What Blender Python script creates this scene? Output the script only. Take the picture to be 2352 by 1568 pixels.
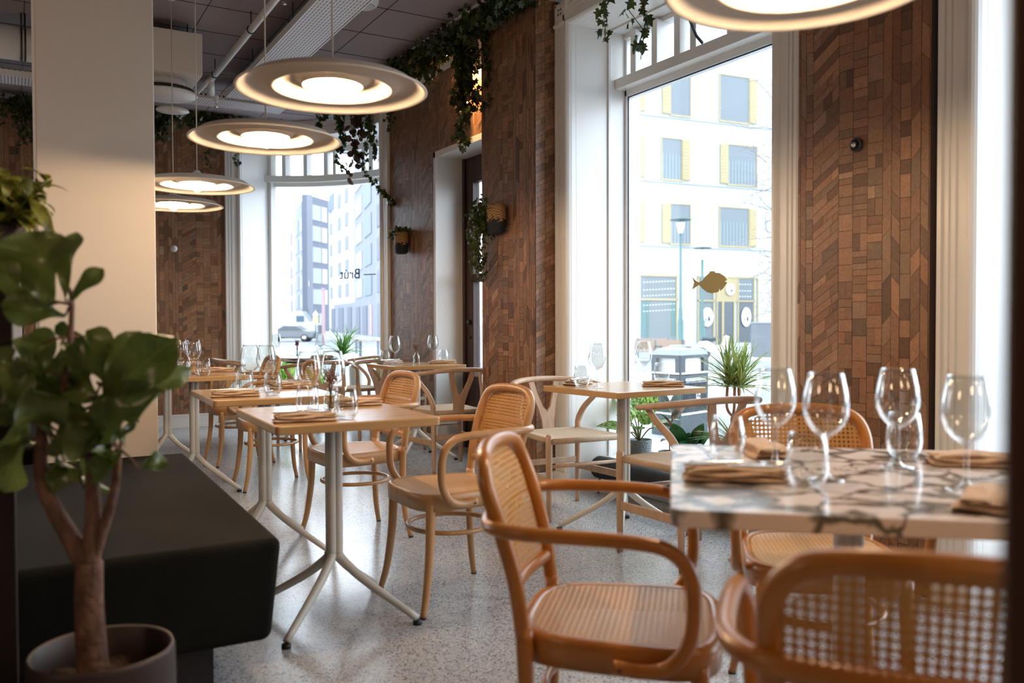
import bpy, math, random
from mathutils import Vector, Matrix
PI = math.pi
S = bpy.context.scene
COL = S.collection
for o in list(bpy.data.objects):
    bpy.data.objects.remove(o)

# ------------------------------------------------------------------ camera
PHI, PITCH, ROLL, EYE = 0.527094, 0.022441, 0.003052, 1.0784
f0 = Vector((math.sin(PHI), math.cos(PHI), 0)); r0 = Vector((math.cos(PHI), -math.sin(PHI), 0)); z0 = Vector((0, 0, 1))
fwd = f0 * math.cos(PITCH) - z0 * math.sin(PITCH); up0 = f0 * math.sin(PITCH) + z0 * math.cos(PITCH)
rt = r0 * math.cos(ROLL) - up0 * math.sin(ROLL); up = r0 * math.sin(ROLL) + up0 * math.cos(ROLL)
cd = bpy.data.cameras.new('camera'); cam = bpy.data.objects.new('camera', cd); COL.objects.link(cam)
M3 = Matrix((rt, up, -fwd)).transposed()
cam.matrix_world = Matrix.Translation((0, 0, EYE)) @ M3.to_4x4()
cd.sensor_width = 36; cd.lens = 1961.62 / 2352 * 36; cd.clip_start = 0.02; cd.clip_end = 900
cd.dof.use_dof = True; cd.dof.focus_distance = 5.0; cd.dof.aperture_fstop = 2.5
S.camera = cam

# ------------------------------------------------------------------ world, exposure
W = bpy.data.worlds.new('overcast_sky'); S.world = W; W.use_nodes = True
wn = W.node_tree.nodes; wl = W.node_tree.links; wn.clear()
wo = wn.new('ShaderNodeOutputWorld'); bg = wn.new('ShaderNodeBackground'); wl.new(bg.outputs[0], wo.inputs[0])
bg.inputs[0].default_value = (0.79, 0.89, 1.0, 1); bg.inputs[1].default_value = 3.7
S.view_settings.view_transform = 'Standard'; S.view_settings.look = 'None'
S.view_settings.exposure = 1.1; S.view_settings.gamma = 1.0; S.view_settings.use_curve_mapping = False
S.cycles.max_bounces = 7; S.cycles.diffuse_bounces = 4; S.cycles.glossy_bounces = 4; S.cycles.transmission_bounces = 6
S.cycles.transparent_max_bounces = 24; S.cycles.caustics_reflective = False; S.cycles.caustics_refractive = False
S.cycles.sample_clamp_indirect = 6.0; S.cycles.use_denoising = True
try: S.cycles.denoiser = 'OPENIMAGEDENOISE'
except Exception: pass

def portal(name, loc, rot, sx, sy):
    l = bpy.data.lights.new(name, 'AREA'); l.shape = 'RECTANGLE'; l.size = sx; l.size_y = sy
    l.cycles.is_portal = True
    o = bpy.data.objects.new(name, l); COL.objects.link(o); o.location = loc; o.rotation_euler = rot
    return o
# sampling guides for the sky light in the three window openings (they give off no light themselves)
portal('window_daylight', (3.60, 3.69, 1.55), (0, PI/2, 0), 2.9, 1.9)
portal('window_daylight', (3.60, 1.0, 1.55), (0, PI/2, 0), 2.9, 1.9)
portal('window_daylight', (3.25, 9.05, 1.55), (PI/2, 0, -math.radians(56.5)), 2.2, 2.9)

# added bare warm lights, unseen, standing in for pendants behind and beside the camera
for lx, ly in ((1.5,-.35),(.2,-1.2),(-1.6,1.2),(-1.6,3.4),(-1.6,5.6),(2.2,-2.2)):
    pl = bpy.data.lights.new('added_warm_light', 'POINT'); pl.energy = 7.5; pl.color = (1.0,.68,.42); pl.shadow_soft_size = .12
    po = bpy.data.objects.new('added_warm_light', pl); COL.objects.link(po); po.location = (lx, ly, 1.78)

# ------------------------------------------------------------------ materials
def nd(t, ty, **k):
    n = t.nodes.new(ty)
    for a, b in k.items(): setattr(n, a, b)
    return n
MATS = {}
def mat(name, col=(.8,.8,.8), rough=.5, metal=0.0, spec=.5, noise=None, bump=None, emit=None, coat=0.0):
    """noise=(scale, strength, stretch xyz) varies the colour; bump=(scale, strength)"""
    if name in MATS: return MATS[name]
    m = bpy.data.materials.new(name); m.use_nodes = True; t = m.node_tree
    b = t.nodes['Principled BSDF']
    b.inputs['Base Color'].default_value = (*col, 1); b.inputs['Roughness'].default_value = rough
    b.inputs['Metallic'].default_value = metal; b.inputs['Specular IOR Level'].default_value = spec
    b.inputs['Coat Weight'].default_value = coat; b.inputs['Coat Roughness'].default_value = .15
    if emit:
        b.inputs['Emission Color'].default_value = (*emit[0], 1); b.inputs['Emission Strength'].default_value = emit[1]
    tc = nd(t, 'ShaderNodeTexCoord')
    if noise:
        sc, st, xyz = noise
        mp = nd(t, 'ShaderNodeMapping'); mp.inputs['Scale'].default_value = xyz; t.links.new(tc.outputs['Object'], mp.inputs[0])
        nz = nd(t, 'ShaderNodeTexNoise'); nz.inputs['Scale'].default_value = sc; nz.inputs['Detail'].default_value = 4
        t.links.new(mp.outputs[0], nz.inputs['Vector'])
        mr = nd(t, 'ShaderNodeMapRange'); mr.inputs[1].default_value = .3; mr.inputs[2].default_value = .7
        mr.inputs[3].default_value = 1 - st; mr.inputs[4].default_value = 1 + st; t.links.new(nz.outputs[0], mr.inputs[0])
        mx = nd(t, 'ShaderNodeVectorMath', operation='SCALE'); mx.inputs[0].default_value = col
        t.links.new(mr.outputs[0], mx.inputs['Scale']); t.links.new(mx.outputs[0], b.inputs['Base Color'])
    if bump:
        nz = nd(t, 'ShaderNodeTexNoise'); nz.inputs['Scale'].default_value = bump[0]; nz.inputs['Detail'].default_value = 3
        t.links.new(tc.outputs['Object'], nz.inputs['Vector'])
        bp = nd(t, 'ShaderNodeBump'); bp.inputs['Strength'].default_value = bump[1]; bp.inputs['Distance'].default_value = .01
        t.links.new(nz.outputs[0], bp.inputs['Height']); t.links.new(bp.outputs[0], b.inputs['Normal'])
    MATS[name] = m; return m

white = mat('white_gloss_paint', (.78,.775,.755), .28, bump=(3, .02))
wallw = mat('white_wall_paint', (.74,.73,.70), .6)
cream = mat('cream_plaster', (.66,.60,.52), .8, bump=(60, .03))
ceil_m = mat('grey_ceiling_tile', (.27,.225,.235), .9)
room_m = mat('warm_dark_wall', (.22,.16,.12), .8)
grout = mat('dark_grout', (.075,.042,.027), .9)
ply = mat('white_metal', (.70,.69,.67), .4, bump=(4, .01))
leg_m = mat('pale_grey_powder_coat', (.62,.60,.54), .38)
black = mat('black_plastic', (.015,.015,.017), .45)
darkmetal = mat('dark_metal', (.05,.06,.08), .35, .6)
bench_m = mat('charcoal_green_upholstery', (.0075,.007,.005), .9, spec=.15, noise=(3,.35,(1,1,1)), bump=(250,.15))
benchb = mat('black_brown_laminate', (.010,.008,.007), .6)
cabm = mat('dark_walnut', (.030,.014,.009), .5, noise=(4,.3,(1,1,.1)))
postm = mat('dark_stained_wood', (.055,.018,.007), .5, noise=(4,.25,(1,1,.1)))
doorm = mat('dark_brown_door_wood', (.045,.022,.018), .4, noise=(6,.25,(1,1,.1)))
linen = mat('tan_linen', (.60,.43,.29), .9, noise=(40,.15,(1,1,1)), bump=(150,.5))
linen2 = mat('pale_linen', (.64,.54,.45), .9, noise=(40,.12,(1,1,1)), bump=(150,.5))
steel = mat('polished_steel', (.75,.75,.75), .18, 1.0)
soil = mat('potting_soil', (.05,.028,.015), .95, noise=(60,.5,(1,1,1)), bump=(80,1.0))
cord = mat('beige_cord', (.55,.50,.42), .7)
bark = mat('fig_bark', (.14,.075,.055), .85, noise=(35,.6,(1,1,.45)), bump=(60,.8))
stemm = mat('plant_stem', (.12,.12,.04), .7)
stemr = mat('reddish_stem', (.25,.12,.08), .7, noise=(30,.3,(1,1,.3)))
dried = mat('dried_flowers', (.20,.12,.08), .9, noise=(50,.5,(1,1,1)))
driedp = mat('dried_pink_flowers', (.28,.09,.14), .9, noise=(60,.5,(1,1,1)))
potd = mat('dark_brown_glazed_pot', (.036,.022,.021), .5, noise=(6,.15,(1,1,1)))
potg = mat('grey_textured_pot', (.16,.19,.20), .8, bump=(90, 1.0))
potw = mat('white_pot', (.7,.7,.68), .5)

def leafmat(name, c1, c2, scale=8, rough=.4, trans=.25):
    m = bpy.data.materials.new(name); m.use_nodes = True; t = m.node_tree; b = t.nodes['Principled BSDF']
    b.inputs['Roughness'].default_value = rough
    tc = nd(t, 'ShaderNodeTexCoord'); nz = nd(t, 'ShaderNodeTexNoise'); nz.inputs['Scale'].default_value = scale; nz.inputs['Detail'].default_value = 3
    t.links.new(tc.outputs['Object'], nz.inputs['Vector'])
    cr = nd(t, 'ShaderNodeValToRGB'); cr.color_ramp.elements[0].position = .38; cr.color_ramp.elements[1].position = .62
    cr.color_ramp.elements[0].color = (*c1, 1); cr.color_ramp.elements[1].color = (*c2, 1)
    t.links.new(nz.outputs[0], cr.inputs[0]); t.links.new(cr.outputs[0], b.inputs['Base Color'])
    tr = nd(t, 'ShaderNodeBsdfTranslucent'); t.links.new(cr.outputs[0], tr.inputs[0])
    mx = nd(t, 'ShaderNodeMixShader'); mx.inputs[0].default_value = trans
    t.links.new(b.outputs[0], mx.inputs[1]); t.links.new(tr.outputs[0], mx.inputs[2])
    t.links.new(mx.outputs[0], t.nodes['Material Output'].inputs[0])
    return m
def add_veins(m, col, amt=.55):
    t = m.node_tree; b = t.nodes['Principled BSDF']; src = b.inputs['Base Color'].links[0].from_socket
    uv = nd(t, 'ShaderNodeUVMap'); sp = nd(t, 'ShaderNodeSeparateXYZ'); t.links.new(uv.outputs[0], sp.inputs[0])
    def mth(op, a, b_=None, c=None):
        n = nd(t, 'ShaderNodeMath', operation=op)
        for i, q in enumerate((a, b_, c)):
            if q is None: continue
            if isinstance(q, (int, float)): n.inputs[i].default_value = q
            else: t.links.new(q, n.inputs[i])
        return n.outputs[0]
    d = mth('ABSOLUTE', mth('SUBTRACT', sp.outputs[0], .5))
    rib = mth('LESS_THAN', d, .022)
    side = mth('LESS_THAN', mth('FRACT', mth('MULTIPLY_ADD', sp.outputs[1], 6.5, mth('MULTIPLY', d, -4.0))), .09)
    k = mth('MULTIPLY', mth('MAXIMUM', rib, side), amt)
    mx = nd(t, 'ShaderNodeMix', data_type='RGBA'); t.links.new(k, mx.inputs[0]); t.links.new(src, mx.inputs[6]); mx.inputs[7].default_value = (*col, 1)
    t.links.new(mx.outputs[2], b.inputs['Base Color'])
    bp = nd(t, 'ShaderNodeBump'); bp.inputs['Strength'].default_value = .5; bp.inputs['Distance'].default_value = .004; t.links.new(k, bp.inputs['Height']); t.links.new(bp.outputs[0], b.inputs['Normal'])
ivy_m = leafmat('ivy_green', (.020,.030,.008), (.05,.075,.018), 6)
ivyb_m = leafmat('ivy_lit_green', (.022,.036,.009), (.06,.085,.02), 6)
heart_m = leafmat('reddish_leaf', (.06,.03,.02), (.10,.05,.03), 6)
fig_m = leafmat('fiddle_leaf_green', (.055,.095,.018), (.115,.15,.035), 9, .30, .2)
figl_m = leafmat('fiddle_leaf_light', (.10,.15,.035), (.20,.25,.06), 9, .38)
add_veins(fig_m, (.14,.19,.06)); add_veins(figl_m, (.26,.32,.12))
drac_m = leafmat('dracaena_green', (.10,.19,.03), (.38,.42,.14), 14, .4, .35)
palm_m = leafmat('bright_green_blade', (.05,.17,.02), (.14,.32,.06), 10, .4, .35)
dief_m = leafmat('speckled_leaf', (.02,.085,.015), (.36,.50,.13), 60, .35, .3)
lime_m = leafmat('lime_leaf', (.08,.28,.03), (.5,.65,.2), 20, .35, .35)
rub_m = leafmat('rubber_leaf', (.035,.05,.03), (.30,.17,.13), 12, .35, .2)
dkgr_m = leafmat('deep_green_leaf', (.012,.06,.015), (.03,.12,.03), 10, .3, .2)
bush_m = leafmat('yellow_green_bush', (.06,.075,.010), (.38,.36,.05), 22, .5, .35)

def woodmat(name, c1, c2, rough=.38, stretch=(1,1,.12), sc=18, coat=.25):
    m = bpy.data.materials.new(name); m.use_nodes = True; t = m.node_tree; b = t.nodes['Principled BSDF']
    b.inputs['Roughness'].default_value = rough; b.inputs['Coat Weight'].default_value = coat; b.inputs['Coat Roughness'].default_value = .22
    tc = nd(t, 'ShaderNodeTexCoord'); mp = nd(t, 'ShaderNodeMapping'); mp.inputs['Scale'].default_value = stretch
    t.links.new(tc.outputs['Object'], mp.inputs[0])
    nz = nd(t, 'ShaderNodeTexNoise'); nz.inputs['Scale'].default_value = sc; nz.inputs['Detail'].default_value = 6; nz.inputs['Distortion'].default_value = .6
    t.links.new(mp.outputs[0], nz.inputs['Vector'])
    cr = nd(t, 'ShaderNodeValToRGB'); cr.color_ramp.elements[0].position = .3; cr.color_ramp.elements[1].position = .7
    cr.color_ramp.elements[0].color = (*c1, 1); cr.color_ramp.elements[1].color = (*c2, 1)
    t.links.new(nz.outputs[0], cr.inputs[0]); t.links.new(cr.outputs[0], b.inputs['Base Color'])
    return m
beech = woodmat('honey_beech', (.42,.215,.080), (.52,.285,.120))
beechd = woodmat('warm_lit_beech', (.40,.150,.022), (.50,.205,.038), .32, coat=.4)  # same beech as the other armchairs, warm lamp light put into its colour
beechp = woodmat('pale_oak', (.42,.27,.17), (.54,.37,.25), .5, coat=0)
oaktop = woodmat('oak_table_top', (.46,.265,.105), (.54,.325,.140), .24, (.3,2.5,2.5), 6, .35)

def canemat(name, col, pitch, hole):
    """woven cane: octagonal openings on a grid given by the UV map in metres"""
    m = bpy.data.materials.new(name); m.use_nodes = True; t = m.node_tree; b = t.nodes['Principled BSDF']
    b.inputs['Base Color'].default_value = (*col, 1); b.inputs['Roughness'].default_value = .45
    uv = nd(t, 'ShaderNodeUVMap'); sp = nd(t, 'ShaderNodeSeparateXYZ'); t.links.new(uv.outputs[0], sp.inputs[0])
    ds = []
    for i in (0, 1):
        a = nd(t, 'ShaderNodeMath', operation='DIVIDE'); a.inputs[1].default_value = pitch; t.links.new(sp.outputs[i], a.inputs[0])
        f = nd(t, 'ShaderNodeMath', operation='FRACT'); t.links.new(a.outputs[0], f.inputs[0])
        s = nd(t, 'ShaderNodeMath', operation='SUBTRACT'); s.inputs[1].default_value = .5; t.links.new(f.outputs[0], s.inputs[0])
        q = nd(t, 'ShaderNodeMath', operation='ABSOLUTE'); t.links.new(s.outputs[0], q.inputs[0]); ds.append(q)
    mxx = nd(t, 'ShaderNodeMath', operation='MAXIMUM'); t.links.new(ds[0].outputs[0], mxx.inputs[0]); t.links.new(ds[1].outputs[0], mxx.inputs[1])
    ad = nd(t, 'ShaderNodeMath', operation='ADD'); t.links.new(ds[0].outputs[0], ad.inputs[0]); t.links.new(ds[1].outputs[0], ad.inputs[1])
    sc = nd(t, 'ShaderNodeMath', operation='MULTIPLY'); sc.inputs[1].default_value = .72; t.links.new(ad.outputs[0], sc.inputs[0])
    oc = nd(t, 'ShaderNodeMath', operation='MAXIMUM'); t.links.new(mxx.outputs[0], oc.inputs[0]); t.links.new(sc.outputs[0], oc.inputs[1])
    ls = nd(t, 'ShaderNodeMath', operation='LESS_THAN'); ls.inputs[1].default_value = hole; t.links.new(oc.outputs[0], ls.inputs[0])
    tr = nd(t, 'ShaderNodeBsdfTransparent'); mx = nd(t, 'ShaderNodeMixShader')
    t.links.new(ls.outputs[0], mx.inputs[0]); t.links.new(b.outputs[0], mx.inputs[1]); t.links.new(tr.outputs[0], mx.inputs[2])
    bp = nd(t, 'ShaderNodeBump'); bp.inputs['Strength'].default_value = .6; bp.inputs['Distance'].default_value = .003; bp.invert = True
    t.links.new(oc.outputs[0], bp.inputs['Height']); t.links.new(bp.outputs[0], b.inputs['Normal'])
    t.links.new(mx.outputs[0], t.nodes['Material Output'].inputs[0])
    return m
cane_b = canemat('woven_cane', (.56,.285,.075), .0128, .27)
cane_s = canemat('woven_cane_seat', (.60,.36,.16), .0128, .16)

def glassmat(name, tint, f0=.04, gain=1.0):
    """thin clear glass: see-through, reflecting more towards grazing angles"""
    m = bpy.data.materials.new(name); m.use_nodes = True; t = m.node_tree; t.nodes.remove(t.nodes['Principled BSDF'])
    tr = nd(t, 'ShaderNodeBsdfTransparent'); tr.inputs[0].default_value = (*tint, 1)
    gl = nd(t, 'ShaderNodeBsdfGlossy'); gl.inputs['Roughness'].default_value = .02; gl.inputs[0].default_value = (1,1,1,1)
    lw = nd(t, 'ShaderNodeLayerWeight'); lw.inputs[0].default_value = .5
    pw = nd(t, 'ShaderNodeMath', operation='POWER'); pw.inputs[1].default_value = 3.0; t.links.new(lw.outputs['Facing'], pw.inputs[0])
    ma = nd(t, 'ShaderNodeMath', operation='MULTIPLY_ADD'); ma.inputs[1].default_value = gain * (1 - f0); ma.inputs[2].default_value = f0
    ma.use_clamp = True
    t.links.new(pw.outputs[0], ma.inputs[0])
    mx = nd(t, 'ShaderNodeMixShader'); t.links.new(ma.outputs[0], mx.inputs[0]); t.links.new(tr.outputs[0], mx.inputs[1]); t.links.new(gl.outputs[0], mx.inputs[2])
    t.links.new(mx.outputs[0], t.nodes['Material Output'].inputs[0])
    return m
pane_m = glassmat('window_glass', (.97,.98,.98), .03, .8)
gls_m = glassmat('drinking_glass', (.95,.96,.96), .06, 1.25)
water_m = glassmat('vase_glass', (.90,.92,.90), .05, 1.0)

def terrazzo():
    m = bpy.data.materials.new('grey_terrazzo'); m.use_nodes = True; t = m.node_tree; b = t.nodes['Principled BSDF']
    tc = nd(t, 'ShaderNodeTexCoord')
    base = None
    def layer(sc, lo, hi, colA, prev, frac):
        v = nd(t, 'ShaderNodeTexVoronoi'); v.inputs['Scale'].default_value = sc; t.links.new(tc.outputs['Object'], v.inputs['Vector'])
        s = nd(t, 'ShaderNodeSeparateColor'); t.links.new(v.outputs['Color'], s.inputs[0])
        lt = nd(t, 'ShaderNodeMath', operation='LESS_THAN'); lt.inputs[1].default_value = frac; t.links.new(s.outputs[0], lt.inputs[0])
        d = nd(t, 'ShaderNodeMath', operation='LESS_THAN'); d.inputs[1].default_value = hi; t.links.new(v.outputs['Distance'], d.inputs[0])
        mu = nd(t, 'ShaderNodeMath', operation='MULTIPLY'); t.links.new(lt.outputs[0], mu.inputs[0]); t.links.new(d.outputs[0], mu.inputs[1])
        mx = nd(t, 'ShaderNodeMix', data_type='RGBA'); t.links.new(mu.outputs[0], mx.inputs[0])
        if prev is None: mx.inputs[6].default_value = (.45,.46,.475,1)
        else: t.links.new(prev, mx.inputs[6])
        mx.inputs[7].default_value = (*colA, 1)
        return mx.outputs[2]
    p = layer(190, 0, .55, (.25,.25,.26), None, .30)
    p = layer(150, 0, .50, (.085,.085,.095), p, .16)
    p = layer(120, 0, .45, (.62,.60,.57), p, .25)
    p = layer(95, 0, .38, (.16,.155,.16), p, .12)
    t.links.new(p, b.inputs['Base Color']); b.inputs['Roughness'].default_value = .22; b.inputs['Specular IOR Level'].default_value = .5
    return m
floor_m = terrazzo()

def marble():
    m = bpy.data.materials.new('veined_marble'); m.use_nodes = True; t = m.node_tree; b = t.nodes['Principled BSDF']
    tc = nd(t, 'ShaderNodeTexCoord')
    nz = nd(t, 'ShaderNodeTexNoise'); nz.inputs['Scale'].default_value = 5; nz.inputs['Detail'].default_value = 5; t.links.new(tc.outputs['Object'], nz.inputs['Vector'])
    md = nd(t, 'ShaderNodeMix', data_type='RGBA'); md.inputs[0].default_value = .22; t.links.new(tc.outputs['Object'], md.inputs[6]); t.links.new(nz.outputs['Color'], md.inputs[7])
    v = nd(t, 'ShaderNodeTexVoronoi', feature='DISTANCE_TO_EDGE'); v.inputs['Scale'].default_value = 10.0; t.links.new(md.outputs[2], v.inputs['Vector'])
    n2 = nd(t, 'ShaderNodeTexNoise'); n2.inputs['Scale'].default_value = 3.2; n2.inputs['Detail'].default_value = 2; t.links.new(tc.outputs['Object'], n2.inputs['Vector'])
    mr = nd(t, 'ShaderNodeMapRange'); mr.inputs[1].default_value = .38; mr.inputs[2].default_value = .72; mr.inputs[3].default_value = .012; mr.inputs[4].default_value = .34
    t.links.new(n2.outputs[0], mr.inputs[0])
    dv = nd(t, 'ShaderNodeMath', operation='DIVIDE'); t.links.new(v.outputs['Distance'], dv.inputs[0]); t.links.new(mr.outputs[0], dv.inputs[1])
    cr = nd(t, 'ShaderNodeValToRGB'); e = cr.color_ramp.elements; e[0].position = .15; e[0].color = (.10,.095,.085,1); e[1].position = 1.0; e[1].color = (.80,.73,.70,1)
    k = e.new(.55); k.color = (.30,.28,.25,1); t.links.new(dv.outputs[0], cr.inputs[0]); t.links.new(cr.outputs[0], b.inputs['Base Color'])
    b.inputs['Roughness'].default_value = .26; b.inputs['Coat Weight'].default_value = .2
    return m
marble_m = marble()

def tilemat():
    m = bpy.data.materials.new('end_grain_wood_tiles'); m.use_nodes = True; t = m.node_tree; b = t.nodes['Principled BSDF']
    at = nd(t, 'ShaderNodeAttribute', attribute_name='tint'); tc = nd(t, 'ShaderNodeTexCoord')
    nz = nd(t, 'ShaderNodeTexNoise'); nz.inputs['Scale'].default_value = 38; nz.inputs['Detail'].default_value = 4; nz.inputs['Distortion'].default_value = 2.0
    t.links.new(tc.outputs['Object'], nz.inputs['Vector'])
    mr = nd(t, 'ShaderNodeMapRange'); mr.inputs[1].default_value = .3; mr.inputs[2].default_value = .7; mr.inputs[3].default_value = .82; mr.inputs[4].default_value = 1.16
    t.links.new(nz.outputs[0], mr.inputs[0])
    mx = nd(t, 'ShaderNodeVectorMath', operation='SCALE'); t.links.new(at.outputs['Color'], mx.inputs[0]); t.links.new(mr.outputs[0], mx.inputs['Scale'])
    t.links.new(mx.outputs[0], b.inputs['Base Color']); b.inputs['Roughness'].default_value = .42
    return m
tile_m = tilemat()

def perfmat():
    m = bpy.data.materials.new('perforated_white_metal'); m.use_nodes = True; t = m.node_tree; b = t.nodes['Principled BSDF']
    tc = nd(t, 'ShaderNodeTexCoord'); sp = nd(t, 'ShaderNodeSeparateXYZ'); t.links.new(tc.outputs['Object'], sp.inputs[0])
    o = []
    for i, p in ((0, .022), (1, .05)):
        a = nd(t, 'ShaderNodeMath', operation='DIVIDE'); a.inputs[1].default_value = p; t.links.new(sp.outputs[i], a.inputs[0])
        f = nd(t, 'ShaderNodeMath', operation='FRACT'); t.links.new(a.outputs[0], f.inputs[0])
        s = nd(t, 'ShaderNodeMath', operation='LESS_THAN'); s.inputs[1].default_value = .42 if i == 0 else .8; t.links.new(f.outputs[0], s.inputs[0]); o.append(s)
    mu = nd(t, 'ShaderNodeMath', operation='MULTIPLY'); t.links.new(o[0].outputs[0], mu.inputs[0]); t.links.new(o[1].outputs[0], mu.inputs[1])
    mx = nd(t, 'ShaderNodeMix', data_type='RGBA'); mx.inputs[6].default_value = (.66,.62,.63,1); mx.inputs[7].default_value = (.17,.15,.16,1)
    t.links.new(mu.outputs[0], mx.inputs[0]); t.links.new(mx.outputs[2], b.inputs['Base Color']); b.inputs['Roughness'].default_value = .5
    return m
perf_m = perfmat()
def rushmat():
    m = bpy.data.materials.new('woven_paper_cord'); m.use_nodes = True; t = m.node_tree; b = t.nodes['Principled BSDF']
    b.inputs['Roughness'].default_value = .85
    uv = nd(t, 'ShaderNodeUVMap'); w = nd(t, 'ShaderNodeTexWave'); w.inputs['Scale'].default_value = 38; w.inputs['Distortion'].default_value = .6
    t.links.new(uv.outputs[0], w.inputs['Vector'])
    cr = nd(t, 'ShaderNodeValToRGB'); cr.color_ramp.elements[0].color = (.36,.24,.14,1); cr.color_ramp.elements[1].color = (.72,.57,.42,1)
    t.links.new(w.outputs[0], cr.inputs[0]); t.links.new(cr.outputs[0], b.inputs['Base Color'])
    bp = nd(t, 'ShaderNodeBump'); bp.inputs['Strength'].default_value = .7; bp.inputs['Distance'].default_value = .004
    t.links.new(w.outputs[0], bp.inputs['Height']); t.links.new(bp.outputs[0], b.inputs['Normal'])
    return m
rush_m = rushmat()
def basketmat():
    m = bpy.data.materials.new('two_tone_wicker'); m.use_nodes = True; t = m.node_tree; b = t.nodes['Principled BSDF']
    b.inputs['Roughness'].default_value = .8
    tc = nd(t, 'ShaderNodeTexCoord'); sp = nd(t, 'ShaderNodeSeparateXYZ'); t.links.new(tc.outputs['Object'], sp.inputs[0])
    nz = nd(t, 'ShaderNodeTexNoise'); nz.inputs['Scale'].default_value = 45; t.links.new(tc.outputs['Object'], nz.inputs['Vector'])
    ma = nd(t, 'ShaderNodeMath', operation='MULTIPLY_ADD'); ma.inputs[1].default_value = .09; t.links.new(nz.outputs[0], ma.inputs[0]); t.links.new(sp.outputs[2], ma.inputs[2])
    gt = nd(t, 'ShaderNodeMath', operation='GREATER_THAN'); gt.inputs[1].default_value = .135; t.links.new(ma.outputs[0], gt.inputs[0])
    ch = nd(t, 'ShaderNodeTexChecker'); ch.inputs['Scale'].default_value = 110; ch.inputs[1].default_value = (.50,.30,.12,1); ch.inputs[2].default_value = (.16,.08,.03,1)
    t.links.new(tc.outputs['Object'], ch.inputs[0])
    mx = nd(t, 'ShaderNodeMix', data_type='RGBA'); mx.inputs[6].default_value = (.012,.012,.014,1); t.links.new(gt.outputs[0], mx.inputs[0]); t.links.new(ch.outputs[0], mx.inputs[7])
    t.links.new(mx.outputs[2], b.inputs['Base Color'])
    bp = nd(t, 'ShaderNodeBump'); bp.inputs['Strength'].default_value = .5; bp.inputs['Distance'].default_value = .004
    t.links.new(ch.outputs[1], bp.inputs['Height']); t.links.new(bp.outputs[0], b.inputs['Normal'])
    return m
wicker_m = basketmat()

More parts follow.
